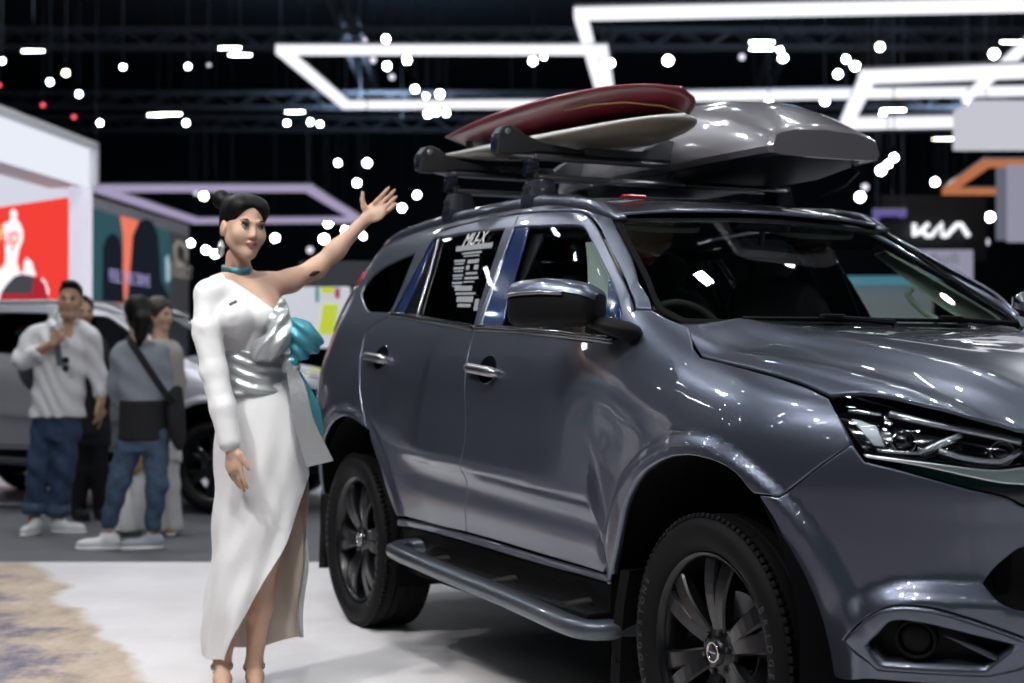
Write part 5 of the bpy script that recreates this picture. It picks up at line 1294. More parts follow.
def head_R(yaw,pitch=0,roll=0):
    """columns: head right-of-viewer, back, up; yaw turns the face towards +x"""
    return rotz(yaw)@rotx(pitch)@roty(roll)
def add_head(s,c,R,k=1.0,male=False):
    T=lambda p:np.array(c)+R@(np.array(p)*k)
    E=lambda p,r,kk=.02,op='u',Q=None: s.ell(T(p),np.array(r)*k,R if Q is None else R@Q,kk,op)
    m=1. if male else 0.
    E((0,.012,.045),(.071,.090,.083),.0)
    E((0,-.024,-.018),(.058+.003*m,.065,.072+.004*m),.03)
    E((0,-.059,-.084-.010*m),(.013+.015*m,.020,.016+.005*m),.028)
    for x in (-1,1):
        s.cone(T((x*(.041+.009*m),.004,-.040-.014*m)),T((x*(.010+.008*m),-.055,-.084-.013*m)),(.020+.002*m)*k,(.014+.004*m)*k,.032)
        E((x*.034,-.061,-.020),(.025,.021,.026),.030)
        E((x*.074,.012,.0),(.009,.018,.030),.008)
        E((x*.030,-.087,.026),(.024,.009,.006),.014)
    s.cone(T((0,-.084,.014)),T((0,-.100-.004*m,-.024)),(.0065+.001*m)*k,(.0095+.002*m)*k,.011)
    for x in (-1,1): E((x*.010,-.092,-.028),(.0075+.001*m,.009,.006),.006)
    for x in (-1,1): E((x*.031,-.1055,.010),(.018,.016,.0085),.010,'s')
    E((0,-.086,-.052),(.019,.009,.010),.008)
    return T
def hair_clip(s,c,R,k=1.0,t=.010,low=-.2):
    """keep only what lies behind the hairline: above the brow and behind the temples"""
    c=np.array(c)
    s.func(lambda P:np.maximum(-(((P-c)@R)@np.array([0,.78,.62]))+.006-t-.30*np.abs(((P-c)@R)[...,0]), low-((P-c)@R)[...,2]),c-.45,c+.45,0,'i')
def face_bits(par,T,R,k=1.0,lipm=None,browm=None):
    for x in (-1,1):
        e=MB().ball(T((x*.0305,-.0825,.0095)),.0112*k,14,10).build('eye',M_eyew,par,smooth=True)
        MB().ball(T((x*.0305+.0008,-.0895,.0092)),.0066*k,12,8).build('iris',M_iris,e,smooth=True)
        a=np.linspace(-1,1,9)
        P=[T((x*.0305+t*.0165,-.0955+abs(t)**2*.011,.0158-.0065*t*t+.0025*t*x)) for t in a]
        MB().tube(P,[.0010*k,.0032*k,.0018*k],6).build('eyelash',M_iris,par,smooth=True)
        P=[T((x*.0315+t*.019,-.0965+t*t*.010+(t*x>0)*abs(t)*.004,.0315-.005*t*t+.0015*t*x)) for t in a]
        MB().tube(P,[.0012*k,.0026*k,.0010*k],6).build('eyebrow',browm or M_hair,par,smooth=True)
    up=[T((t*.0215,-.0960+t*t*.012,-.0500-.0035*t*t+.001*(1-abs(2*abs(t)-.5)))) for t in np.linspace(-1,1,11)]
    lo=[T((t*.0190,-.0950+t*t*.011,-.0572+.005*t*t)) for t in np.linspace(-1,1,11)]
    MB().tube(up,[.0012*k,.0040*k,.0012*k],8).tube(lo,[.0012*k,.0048*k,.0012*k],8).build('lips',lipm or M_lip,par,smooth=True)
def add_hand(s,w,F,N,Tm,k=1.0,curl=(.25,.3,.35,.45),spread=.10,thumb=(.55,.80,.25)):
    """w wrist, F finger direction, N out of the palm, Tm thumb side"""
    F,N,Tm=nrm(F),nrm(N),nrm(Tm);w=np.array(w,float)
    Rm=np.stack([Tm,F,N],1)
    s.cone(w,w+F*.03*k,.021*k,.022*k,.012)
    s.ell(w+F*.050*k,np.array((.039,.048,.0145))*k,Rm,.012)
    for i,(o,L) in enumerate(((.030,.070),(.0105,.079),(-.0095,.073),(-.0275,.057))):
        b=w+F*(.086-.004*abs(i-1))*k+Tm*o*k;d=nrm(F+Tm*spread*(1.5-i)*.7);ang=0;P=[b-d*.012*k,b]
        for j,f in enumerate((.45,.31,.24)):
            ang+=curl[i]*(.7 if j==0 else 1.0)
            P.append(P[-1]+(d*math.cos(ang)+N*math.sin(ang))*L*f*k)
        s.chain(P,[.0092*k,.0090*k,.0083*k,.0076*k,.0066*k],.004)
    b=w+F*.022*k+Tm*.028*k;d=nrm(F*thumb[0]+Tm*thumb[1]+N*thumb[2])
    d2=nrm(d+F*.45)
    s.chain([w+F*.02*k+Tm*.012*k,b+d*.014*k,b+d*.044*k,b+d*.044*k+d2*.028*k],[.014*k,.0125*k,.0095*k,.0075*k],.008)
def strip(name,P,wv,m,par,th=.004,w=None):
    """ribbon of half-width vectors wv along P with thickness th"""
    P=np.array(P,float);wv=np.array(wv,float);wv=np.broadcast_to(wv,P.shape);rings=[]
    T=np.gradient(P,axis=0)
    for p,v,t in zip(P,wv,T):
        n=nrm(np.cross(t,v))*th/2;rings.append([p-v+n,p+v+n,p+v-n,p-v-n])
    return MB().loft(rings).build(name,m,par,auto=50)
def smoothpath(P,n=30):
    P=np.array(P,float);t=np.linspace(0,len(P)-1,n);return np.stack([spl(np.arange(len(P)),P[:,i],t) for i in range(P.shape[1])],1)
# ---------------- the presenter
D0=5.4
O0=hall(243,691,D0);O0[2]=0
def J(px,py,dy=0.): return hall(px,py,D0+dy)-O0
lady=thing('person','woman in white one-shoulder gown with silver and teal bow, raising her bare arm','person',tuple(O0))
TH=math.radians(42)             # how far her body is turned towards the car
def torso_rings(g=0.,z0=None,z1=None):
    L=[(470,259,.13,.10),(440,259,.140,.105),(420,259,.138,.105),(405,259,.135,.105),(385,259,.130,.104),(368,258,.121,.098),(350,256,.126,.102),(330,252,.140,.112),(312,248,.150,.118),(298,244,.152,.105),(287,241,.145,.085),(279,240,.115,.062)]
    return [(float(J(p,y)[2]),float(J(p,y)[0]),.01,a+g,b+g,TH) for y,p,a,b in L if (z0 is None or y<=z0) and (z1 is None or y>=z1)]
hc=J(243.5,230.5,-.02);hR=head_R(math.radians(33),math.radians(1),math.radians(4))
body=Soft()
Th=add_head(body,hc,hR,1.0)
body.cone(J(238,258,.02),J(238,284,.03),.044,.052,.02)
body.slab(torso_rings(-.012),.03)
body.ell(J(262,316,-.075),(.058,.05,.055),None,.03);body.ell(J(234,318,-.135),(.058,.05,.055),None,.03)
shL,elL,wrL=J(268,286,.10),J(317,268,.17),J(365.5,219.5,.20)
body.chain([J(250,284,.06),shL,J(290,281,.14),elL,J(336,250,.185),wrL],[.05,.047,.040,.0345,.0335,.0225],.03)
add_hand(body,wrL,J(390,200,.20)-wrL,(-.25,-.90,.30),(-.62,-.1,.74),.95,(.08,.10,.12,.16),.09,(.42,.90,.05))
shR,elR,wrR=J(209,295,-.11),J(214,371,-.16),J(231,446,-.20)
body.chain([J(225,286,-.06),shR,elR,wrR],[.05,.044,.036,.024],.03)
add_hand(body,wrR,J(239,500,-.20)-wrR,(.55,.75,-.1),(.80,-.55,.0),.98,(.16,.20,.26,.34),.05,(.85,.50,.25))
hipL,knL,anL=J(272,440,.03),J(264,560,-.01),J(254,664,.02)
hipR,knR,anR=J(250,440,.0),J(236,560,-.015),J(222,664,-.03)
for h_,k_,a_ in ((hipL,knL,anL),(hipR,knR,anR)):
    body.chain([h_,(h_+k_)/2,k_,k_*.55+a_*.45,a_],[.075,.064,.048,.045,.029],.03)
for a_,px in ((anL,252),(anR,222)):
    toe=np.array([a_[0]+.035,a_[1]-.14,.022]);heel=np.array([a_[0]-.01,a_[1]+.03,.085])
    body.chain([a_,heel],[.030,.026],.02).chain([heel,(heel+toe)/2+np.array([0,0,.012]),toe],[.026,.030,.022],.02)
body.build('body',M_sk1,lady,h=.0048)
face_bits(lady,Th,hR,1.0)
h=Soft();h.ell(Th((0,.024,.055)),(.079,.098,.084),hR,.0)
h.ell(Th((0,.055,.0)),(.066,.062,.075),hR,.02)
h.ell(Th((-.030,-.030,.075)),(.048,.052,.050),hR,.02);h.ell(Th((.030,-.030,.075)),(.048,.052,.050),hR,.02)
hair_clip(h,hc,hR,1.0,.012)
h.ell(J(221.5,199.5,.05),(.034,.034,.034),None,.012);h.cone(J(221.5,199.5,.05),J(231,207,.02),.026,.03,.02)
h.build('hair',M_hair,lady,h=.0045)
MB().tube([J(221,232+0,-.075)+np.array([.0,0,-.03-.012*i]) for i in range(6)],[.006,.011,.015,.012,.014,.004],8).build('earring',mat('earring_crystal',(.75,.78,.8),rough=.15,metal=.9,bump=(300,.8,.003)),lady,smooth=True)
# choker
P=[]
cc=J(236.8,269.5,.022)
for t in np.linspace(0,2*PI,33): P.append(cc+np.array([.0515*math.cos(t),.050*math.sin(t),.010*math.sin(t)-.002*math.cos(t)]))
rings=[[p+np.array([0,0,.015]),p+nrm((p-cc)*[1,1,0])*.004+np.array([0,0,.012]),p+nrm((p-cc)*[1,1,0])*.004-np.array([0,0,.012]),p-np.array([0,0,.015])] for p in P]
MB().loft(rings,cap=False).build('choker',M_choker,lady,smooth=True)
# gown top: one sleeve, diagonal neckline
g=Soft();g.slab(torso_rings(.004,392,279),.0)
g.ell(J(262,316,-.08),(.062,.055,.060),None,.03);g.ell(J(234,318,-.14),(.062,.055,.060),None,.03)
g.chain([J(224,287,-.06),J(209,294,-.11)],[.050,.050],.03)
na,nb=J(214,268,-.1),J(281,313,-.05);nn=nrm([-(nb-na)[2],0,(nb-na)[0]])
g.func(lambda P:(P-na)@nn,J(190,390,-.4)-.3,J(310,250,.4)+.3,0,'i')
g.chain([J(209,294,-.11),J(207,330,-.14),elR,J(223,408,-.185),J(229.5,441,-.20)],[.051,.050,.047,.045,.041],.02)
g.func(lambda P:.0016*np.sin(P[...,2]*95+P[...,0]*55+2*np.sin(P[...,2]*23))*(P[...,0]<(O0[0]*0-.10)),J(185,450,-.4),J(236,330,.2),0,'d')
g.build('gown_top',M_dress,lady,h=.0055)
# skirt, open along the slit
def skirt(off,zhem,name,m,lin=False):
    rows=[];ys=np.linspace(380,655,44)
    for y in ys:
        q=(y-380)/275.
        cx=spl([380,430,500,550,600,655],[259,260.5,261,259,255,254],y);rx=spl([380,410,440,500,550,600,655],[34.5,41,44.5,45,45.5,48,48],y)*.003627
        ry=rx*.80
        slit=0 if y<478 else (y-478)/177.
        a0=math.radians(4-6*slit);a1=math.radians(361 if y<478 else 352-112*slit**.9)
        row=[]
        z=float(J(255,y)[2])
        for t in np.linspace(a0,a1,70):
            f=.006*math.sin(9*t+q*6)*min(1,q*1.6)+.010*math.sin(5*t-9*q)*q+.006*math.sin(12*t+20*q)*q*(t>2.0)+.005*math.sin(26*q+4*t)*math.exp(-((q-.62)/.22)**2)*(2.2<t<5.2)
            wob=.006*math.sin(q*19+t*3)*q
            zz=z
            if y>478: # the back panel's hem hangs shorter at the right
                zz=z+.06*slit*max(0,math.cos(t/1.0))*(t<PI)*1.0
            lz=float(J(cx,y)[0])
            row.append((lz+(rx+off+f+wob)*math.cos(t),.01+(ry+off+f)*math.sin(t)-.02*q*0,zz))
        rows.append(row)
    return MB().loft(rows,cap=False,closed=False).build(name,m,lady,smooth=True)
skirt(.004,0,'skirt',M_dress);skirt(-.003,0,'skirt_lining',M_lining)
# sash, bow
sg=Soft();R_=[(float(J(259,y)[2]),float(J(259,y)[0]),.01,a,b,TH) for y,a,b in ((394,.150,.120),(386,.146,.117),(370,.140,.112),(356,.144,.116),(351,.140,.112))]
sg.slab(R_,.0);sg.func(lambda P:.004*np.sin(P[...,2]*150+P[...,0]*38+np.sin(P[...,0]*30)),J(200,410,-.4),J(320,330,.4),0,'d')
sg.build('sash',M_sash,lady,h=.006)
kn=J(291,366,-.10)
b=Soft();b.ell(kn,(.030,.032,.036),None,.0)
Rl=roty(math.radians(-38))
b.ell(J(272,345,-.13),(.085,.045,.050),roty(math.radians(-30)),.02);b.ell(J(280,326,-.11),(.052,.040,.055),roty(math.radians(20)),.02);b.ell(J(281,309,-.09),(.022,.02,.040),roty(math.radians(25)),.02)
b.func(lambda P:.005*np.sin(P[...,0]*110-P[...,2]*70),J(230,400,-.4),J(330,290,.2),0,'d')
b.build('bow',M_sash,lady,h=.006)
b=Soft();b.ell(J(300,332,-.10),(.058,.05,.052),roty(math.radians(20)),.0);b.ell(J(309,341,-.08),(.048,.04,.050),roty(math.radians(-20)),.02);b.cone(kn,J(305,340,-.1),.02,.045,.03)
b.func(lambda P:.006*np.sin(P[...,0]*95+P[...,2]*120),J(260,400,-.4),J(340,290,.3),0,'d')
b.build('bow_teal',M_teal,lady,h=.006)
P=smoothpath([J(292,370,-.13),J(298,390,-.15),J(305,425,-.15),J(320,464,-.13)],16)
wv=smoothpath([(.020,-.01,.0),(.032,-.012,.0),(.036,-.012,.01),(.048,-.01,.012)],16);P[:,1]+=.006*np.sin(np.linspace(0,9,16))
strip('bow_tail',P,wv,M_sash,lady,.006)
P=smoothpath([J(296,372,-.08),J(306,392,-.07),J(314,412,-.06),J(322,436,-.05)],14);wv=smoothpath([(.016,0,0),(.024,.005,0),(.022,.005,.004),(.008,0,0)],14)
strip('bow_tail',P,wv,M_teal,lady,.006)
tt=MB().tube([J(309,275.5,.13),J(314,273.5,.128),J(320,271.5,.13)],[.004,.010,.003],8);tt.build('tattoo',M_blk,lady,smooth=True)
MB().box(J(233,303,-.235),(.030,.004,.012),roty(-.5)@rotz(.1),bev=.002).build('brooch',M_silv,lady)
MB().tube([J(309,276,.125),J(314,274.5,.125),J(320,273,.13)],[.004,.007,.003],8).build('tattoo',M_blk,lady,smooth=True) if False else None
for a_ in (anL,anR):
    toe=np.array([a_[0]+.035,a_[1]-.14,.0]);heel=np.array([a_[0]-.01,a_[1]+.03,.06])
    b=MB();ring=[]
    P=smoothpath([heel+np.array([0,.01,-.004]),(heel+toe)/2+np.array([0,.0,-.012]),toe+np.array([0,.02,.004]),toe+np.array([.01,-.03,.003])],14)
    b.tube(P,[.026,.030,.034,.016],12,sq=.28);b.tube([heel+np.array([0,.012,-.006]),np.array([heel[0],heel[1]+.02,.0])],[.014,.006],8)
    s_=b.build('sandal',M_silv,lady,smooth=True)
    for zz,r in ((.0,.036),(.006,.036)):
        c_=a_+np.array([0,0,-.012+zz]);MB().tube([c_+np.array([r*math.cos(t),r*math.sin(t),.008*math.sin(t)]) for t in np.linspace(0,2*PI,21)],.0045,6,cap=False).build('ankle_strap',M_silv,s_,smooth=True)
    c_=toe+np.array([0,.025,.022]);MB().tube([c_+np.array([.034*math.cos(t),0,.026*math.sin(t)]) for t in np.linspace(0,PI,11)],.006,6,sq=.6).build('toe_strap',M_silv,s_,smooth=True)
# ---------------- visitors behind
def JJ(D,O): return lambda px,py,dy=0.: hall(px,py,D+dy)-O
def shoe(par,c,yaw,m,L=.27,sole=None):
    R=rotz(yaw);s=Soft()
    s.ell(R@np.array([-.06,0,.055])+c,(.075,.042,.050),R,.0);s.ell(R@np.array([.05,0,.042])+c,(.095,.045,.036),R,.03);s.ell(R@np.array([-.065,0,.085])+c,(.048,.038,.035),R,.02)
    s.func(lambda P:.012-(P[...,2]-c[2]),c-.3,c+.3,0,'i')
    o=s.build('shoe',m,par,h=.009)
    b=MB();rg=[]
    for z,k in ((0,.96),(.012,1.02),(.026,1.0)):
        rg.append([tuple(R@np.array([.012+.138*k*math.cos(t),(.048 if math.cos(t)>0 else .042)*k*math.sin(t),z])+c) for t in np.linspace(0,2*PI,24,endpoint=False)])
    b.loft(rg).build('sole',sole or M_sole,o,smooth=True)
    return o
# man in white shirt
D=10.34;Om=hall(56,531,D);Om[2]=-.02;Q=JJ(D,Om)
man=thing('person','smiling man in white shirt and blue jeans, sunglasses hung on his shirt','person',tuple(Om))
b=Soft();hR=head_R(math.radians(8),math.radians(-3),math.radians(3));Tm_=add_head(b,Q(70,301.5),hR,1.06,True)
b.cone(Q(69,315,.03),Q(67,330,.04),.058,.065,.02)
ch=[(float(Q(0,y)[2]),float(Q(px,y)[0]),.03,a,bb,0.15) for y,px,a,bb in ((417,56,.190,.150),(395,57,.182,.145),(365,60,.180,.130),(345,62,.185,.12),(332,63,.16,.085),(325,65,.10,.06))]
b.slab([(z,x,y,a-.02,bb-.02,r) for z,x,y,a,bb,r in ch],.03)
sR,eR,wR=Q(33,338,.02),Q(21,361,-.02),Q(53,344,-.16)
sL,eL,wL=Q(90,338,.03),Q(98,374,.05),Q(101,401,.0)
b.chain([sR,eR,wR],[.055,.045,.030],.02);b.chain([sL,eL,wL],[.055,.044,.030],.02)
add_hand(b,wR,(.55,-.1,.65),(.2,1,.2),(-.5,-.2,.8),1.0,(.9,.9,.9,.9),.02)
add_hand(b,wL,(-.10,-.05,-1),(-.8,.4,0),(-.2,-.9,0),1.05,(.25,.3,.3,.35),.04,(.9,.35,.1))
h1,k1,a1=Q(46,418,.03),Q(39,466,.0),Q(34,512,.02);h2,k2,a2=Q(68,418,.03),Q(64,466,.02),Q(57,514,.05)
for hh_,kk_,aa_ in ((h1,k1,a1),(h2,k2,a2)): b.chain([hh_,kk_,aa_,aa_*[1,1,0]+np.array([0,0,.06])],[.08,.055,.04,.035],.02)
b.build('body',M_sk2,man,h=.0075)
face_bits(man,Tm_,hR,1.06,mat('lip_tan',(.40,.16,.13),rough=.5))
MB().tube([Tm_((t*.016,-.1005+t*t*.010,-.0545-.0-.004*(1-t*t))) for t in np.linspace(-1,1,9)],[.001,.003,.001],6).build('teeth',M_eyew,man,smooth=True)
s=Soft();s.ell(Tm_((0,.020,.062)),(.082,.094,.080),hR,.0);s.func(lambda P:(((P-Q(70,301.5))@hR)@np.array([0,-1,-.35])-.045),Q(40,340,-.3),Q(100,270,.3),0,'i')
s.func(lambda P:.030-((P-Q(70,301.5))@hR)[...,2]*1.0-.6*((P-Q(70,301.5))@hR)[...,1],Q(40,340,-.3),Q(100,270,.3),0,'i')
s.ell(Tm_((0,-.050,.112)),(.060,.045,.028),hR,.02);s.build('hair',M_hair,man,h=.007)
s=Soft();s.slab(ch,.0);s.chain([Q(52,327,.04),sR,Q(26,352,.0),eR,Q(40,354,-.09)],[.055,.070,.066,.062,.050],.03)
s.chain([Q(80,327,.04),sL,eL,Q(100,392,.02)],[.055,.070,.060,.052],.03);s.cone(Q(66,326,.01),Q(67,322,.03),.068,.062,.02)
s.func(lambda P:.006*np.sin(P[...,2]*40+P[...,0]*55+2*np.sin(P[...,0]*18)),Q(0,430,-.4),Q(120,310,.4),0,'d')
na=Q(66,340,-.12)
s.func(lambda P:np.abs(P[...,0]-na[0]-.0)*.9+ (na[2]-P[...,2])*.5-.0+np.maximum(P[...,1]-na[1]-.10,0)*3,Q(55,342,-.4),Q(78,318,.02),.0,'s')
s.build('shirt',M_shirt,man,h=.009)
s=Soft();s.slab([(float(Q(0,y)[2]),float(Q(px,y)[0]),.03,a,bb,.15) for y,px,a,bb in ((440,56,.155,.115),(425,56,.155,.12),(410,56.5,.15,.115))],.0)
s.chain([h1,k1,Q(35,503,.02)],[.096,.078,.074],.03);s.chain([h2,k2,Q(58,505,.05)],[.096,.078,.074],.03)
s.func(lambda P:.006*np.sin(P[...,2]*34+P[...,0]*40),Q(0,530,-.4),Q(120,400,.4),0,'d')
s.build('jeans',M_denim,man,h=.010)
for c_ in (Q(35,508,.02),Q(58,510,.05)): MB().lathe([(.070,-.035),(.085,-.038),(.088,.0),(.085,.038),(.07,.035)],20,'z',c=tuple(c_)).build('jean_cuff',M_denim2,man,smooth=True)
shoe(man,np.array([float(Q(32,530,-.06)[0]),-.06,0]),-PI/2-.15,M_sneak);shoe(man,np.array([float(Q(66,530,.0)[0]),.02,0]),-.25,M_sneak)
for dx in (-.028,.028): MB().lathe([(.0,-.004),(.022,-.003),(.026,.0),(.022,.003),(0,.004)],16,'y',c=tuple(Q(66,364.5,-.125)+np.array([.004,-.02,dx]))).build('sunglass_lens',M_blackgloss,man,smooth=True)
strip('backpack_strap',smoothpath([Q(52,324,.02),Q(53,330,-.06),Q(57,345,-.115),Q(60,365,-.11)],14),(.020,.004,.004),M_strap,man,.012)
sx_=Soft();sx_.ell(Q(42,366,.20),(.17,.09,.20),None,0);sx_.build('backpack',M_strap,man,h=.012)
# person in black behind him
D=11.2;Ob=hall(92,515,D);Ob[2]=-.02;Q=JJ(D,Ob)
pb=thing('person','person dressed all in black standing behind the man in the white shirt','person',tuple(Ob))
b=Soft();hR=head_R(.5);T_=add_head(b,Q(83,313),hR,.98);b.cone(Q(82,325,.02),Q(82,340,.03),.05,.06,.02)
b.slab([(float(Q(0,y)[2]),float(Q(px,y)[0]),.03,a,bb,0) for y,px,a,bb in ((430,88,.15,.11),(400,87,.14,.10),(355,85,.17,.11),(338,84,.12,.07))],.03)
b.chain([Q(101,348,.03),Q(106,385,.05),Q(103,412,-.02)],[.045,.036,.026],.02);add_hand(b,Q(103,412,-.02),(-.1,-.2,-1),(-1,.2,0),(0,-1,0),.95)
b.chain([Q(68,348,.03),Q(62,385,.05),Q(66,412,-.02)],[.045,.036,.026],.02)
for l in ((Q(96,425,.02),Q(98,470,.03),Q(101,512,.05)),(Q(82,425,.02),Q(82,470,.03),Q(78,512,.05))): b.chain(list(l),[.075,.05,.035],.02)
b.build('body',M_sk2,pb,h=.009);face_bits(pb,T_,hR,.98)
s=Soft();s.ell(T_((0,.022,.05)),(.083,.094,.09),hR,0);s.ell(T_((0,.05,-.02)),(.07,.06,.09),hR,.02);hair_clip(s,Q(83,313),hR);s.build('hair',M_hair,pb,h=.009)
s=Soft();s.slab([(float(Q(0,y)[2]),float(Q(px,y)[0]),.03,a,bb,0) for y,px,a,bb in ((435,88,.17,.13),(400,87,.155,.115),(355,85,.185,.125),(336,84,.12,.08))],.0);s.chain([Q(99,346,.03),Q(106,385,.05),Q(104,404,.0)],[.06,.052,.046],.03);s.chain([Q(70,346,.03),Q(62,385,.05),Q(65,404,.0)],[.06,.052,.046],.03);s.build('black_top',M_blk,pb,h=.011)
s=Soft();s.slab([(float(Q(0,y)[2]),float(Q(px,y)[0]),.03,a,bb,0) for y,px,a,bb in ((445,89,.16,.12),(425,88,.16,.12))],0)
for l in ((Q(96,428,.02),Q(98,470,.03),Q(101,508,.05)),(Q(82,428,.02),Q(82,470,.03),Q(78,508,.05))): s.chain(list(l),[.10,.075,.055],.03)
s.build('black_trousers',M_blk,pb,h=.011)
for px in (101,78): shoe(pb,np.array([float(Q(px,512,.05)[0])+.03,.0,0]),-.9,M_blk,sole=M_blk)
# woman with a ponytail and grey sweater, seen from behind
D=9.48;Og=hall(128,547,D);Og[2]=-.02;Q=JJ(D,Og)
pg=thing('person','woman from behind in grey sweater and jeans, black bag strap across her back','person',tuple(Og))
b=Soft();hR=head_R(math.radians(-150),0,0);T_=add_head(b,Q(137,316),hR,.98);b.cone(Q(138,330,.0),Q(140,343,.0),.05,.06,.02)
b.slab([(float(Q(0,y)[2]),float(Q(px,y)[0]),.0,a,bb,.2) for y,px,a,bb in ((440,143,.13,.10),(415,143,.115,.09),(370,140,.13,.09),(352,140,.125,.075),(342,140,.08,.05))],.03)
b.chain([Q(120,356,.0),Q(115,388,.05),Q(124,410,.12)],[.038,.034,.026],.02);add_hand(b,Q(124,410,.12),(.5,.6,.2),(0,0,1),(0,.3,1),.95)
b.chain([Q(160,356,.0),Q(167,388,.05),Q(160,408,.12)],[.038,.034,.026],.02);add_hand(b,Q(160,408,.12),(-.5,.6,.2),(0,0,1),(0,.3,1),.95)
lg=((Q(131,438,.0),Q(119,482,-.03),Q(109,528,.0)),(Q(155,438,.0),Q(157,485,-.02),Q(153,530,.02)))
for l in lg: b.chain(list(l),[.08,.055,.035],.02)
b.build('body',M_sk1,pg,h=.009);face_bits(pg,T_,hR,.98)
s=Soft();s.ell(T_((0,.02,.05)),(.085,.098,.092),hR,0);s.ell(T_((0,.055,-.01)),(.075,.07,.09),hR,.02)
hair_clip(s,Q(137,316),hR)
s.chain([T_((0,.10,.03)),T_((0,.135,-.03)),T_((.01,.12,-.12)),T_((.015,.10,-.19))],[.040,.048,.036,.014],.03);s.build('hair',M_hair,pg,h=.008)
s=Soft();s.slab([(float(Q(0,y)[2]),float(Q(px,y)[0]),.0,a,bb,.2) for y,px,a,bb in ((410,143,.135,.115),(400,143,.14,.118),(370,140,.150,.12),(352,140,.150,.095),(341,140,.10,.065))],0)
s.chain([Q(120,352,.0),Q(115,388,.05),Q(122,405,.1)],[.056,.053,.048],.03);s.chain([Q(161,352,.0),Q(167,388,.05),Q(162,404,.1)],[.056,.053,.048],.03)
s.func(lambda P:.005*np.sin(P[...,2]*42+P[...,0]*25),Q(90,430,-.4),Q(190,330,.4),0,'d');s.build('sweater',M_greytop,pg,h=.010)
s=Soft();s.slab([(float(Q(0,y)[2]),float(Q(px,y)[0]),.0,a,bb,.2) for y,px,a,bb in ((440,143,.158,.138),(425,143,.153,.135),(400,143,.146,.128))],0);s.build('black_hip_wrap',M_blk,pg,h=.010)
s=Soft();s.slab([(float(Q(0,y)[2]),float(Q(px,y)[0]),.0,a,bb,.2) for y,px,a,bb in ((452,143,.145,.12),(430,143,.145,.12))],0)
for l in lg: s.chain([l[0],l[1],l[2]+np.array([0,0,.03])],[.092,.068,.052],.03)
s.func(lambda P:.005*np.sin(P[...,2]*38+P[...,0]*30),Q(80,540,-.4),Q(190,430,.4),0,'d');s.build('jeans',M_denim2,pg,h=.010)
shoe(pg,np.array([float(Q(99,545,0)[0]),0,0]),PI+.15,M_sneak);shoe(pg,np.array([float(Q(142,545,0)[0]),.02,0]),PI+.25,mat('sneaker_grey',(.42,.45,.5),rough=.6))
strip('bag_strap',smoothpath([Q(127,337,.02),Q(133,345,-.12),Q(148,368,-.155),Q(165,393,-.13),Q(176,405,-.02)],20),(.016,0,.016),M_blk,pg,.008)
s=Soft();s.ell(Q(176,420,.02),(.055,.10,.20),roty(-.12),0);s.cone(Q(178,390,.02),Q(176,410,.02),.03,.05,.04);s.build('shoulder_bag',M_blk,pg,h=.010)
# woman in wide white trousers, mostly hidden
D=10.25;Ow=hall(150,533,D);Ow[2]=-.02;Q=JJ(D,Ow)
pw=thing('person','woman with dark brown hair and wide white trousers, mostly hidden behind the grey sweater','person',tuple(Ow))
b=Soft();hR=head_R(math.radians(60));T_=add_head(b,Q(160,316),hR,.95);b.cone(Q(160,330,.0),Q(160,343,.0),.05,.06,.02)
b.slab([(float(Q(0,y)[2]),float(Q(px,y)[0]),.0,a,bb,.0) for y,px,a,bb in ((440,156,.15,.12),(410,157,.125,.10),(370,158,.14,.11),(352,158,.15,.09),(342,159,.10,.06))],.03)
for sx2 in (-1,1):
    w_=Q(158+sx2*19,408,.0);b.chain([Q(158+sx2*17,352,.0),Q(158+sx2*20,382,.03),w_],[.045,.036,.026],.02);add_hand(b,w_,(0,-.2,-1),(-sx2,.2,0),(0,-1,0),.95)
lg=((Q(148,440,.0),Q(140,485,-.0),Q(126,528,.0)),(Q(163,440,.0),Q(165,485,.02),Q(165,530,.05)))
for l in lg: b.chain(list(l),[.08,.055,.035],.02)
b.build('body',M_sk1,pw,h=.009);face_bits(pw,T_,hR,.95,None,M_hairb)
s=Soft();s.ell(T_((0,.02,.05)),(.088,.10,.095),hR,0);s.ell(T_((0,.055,-.04)),(.085,.075,.11),hR,.02);hair_clip(s,Q(160,316),hR,1,.02);s.build('hair',M_hairb,pw,h=.008)
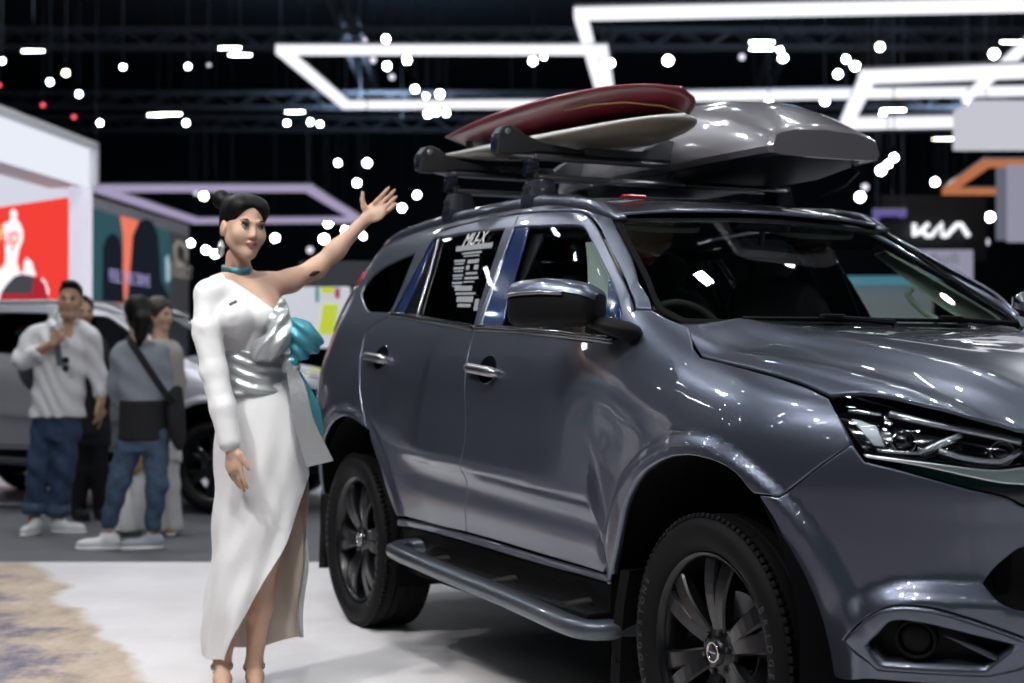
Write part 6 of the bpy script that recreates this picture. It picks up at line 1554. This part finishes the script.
s=Soft();s.slab([(float(Q(0,y)[2]),float(Q(px,y)[0]),.0,a,bb,.0) for y,px,a,bb in ((440,157,.16,.13),(410,157,.145,.115),(370,158,.16,.12),(352,158,.165,.10),(340,159,.10,.07))],0)
for sx2 in (-1,1): s.chain([Q(158+sx2*15,351,.0),Q(158+sx2*20,382,.03),Q(158+sx2*19,400,.0)],[.062,.055,.05],.03)
s.build('beige_top',mat('cloth_beige',(.42,.38,.34),rough=.85),pw,h=.011)
s=Soft();s.slab([(float(Q(0,y)[2]),float(Q(px,y)[0]),.0,a,bb,.0) for y,px,a,bb in ((460,156,.165,.13),(432,156,.15,.12))],0)
for l in lg: s.chain([l[0],l[1],l[2]+np.array([0,0,.0])],[.105,.105,.130],.03)
s.func(lambda P:.009*np.sin(P[...,0]*60+P[...,2]*8),Q(90,545,-.4),Q(200,430,.4),0,'d');s.func(lambda P:.035-P[...,2],Q(90,560,-.5)-.2,Q(200,430,.5)+.2,0,'i')
s.build('white_trousers',M_whitetr,pw,h=.010)
for px,yaw in ((124,PI+.3),(166,-1.2)): shoe(pw,np.array([float(Q(px,533,0)[0]),-.03 if px<150 else .05,0]),yaw,M_tan)
s=Soft();s.ell(Q(136,463,-.12),(.05,.04,.085),roty(.3),0);s.build('tan_bag',M_tan,pw,h=.010)
# ================================================================ camera and view
cam=bpy.data.cameras.new('camera');co=bpy.data.objects.new('camera',cam);COL.objects.link(co)
cam.sensor_width=36;cam.lens=1489/1024*36;cam.clip_end=300
co.location=(0,0,1.222);co.rotation_euler=(PI/2+.009,0,0)
cam.dof.use_dof=True;cam.dof.focus_distance=4.45;cam.dof.aperture_fstop=2.4
SC.camera=co
vs=SC.view_settings;vs.view_transform='Standard';vs.look='None';vs.gamma=1;vs.exposure=0;vs.use_curve_mapping=False
SC.cycles.use_denoising=True
SC.cycles.max_bounces=8;SC.cycles.transparent_max_bounces=16;SC.cycles.sample_clamp_indirect=4;SC.cycles.sample_clamp_direct=0
SC.cycles.caustics_reflective=False;SC.cycles.caustics_refractive=False
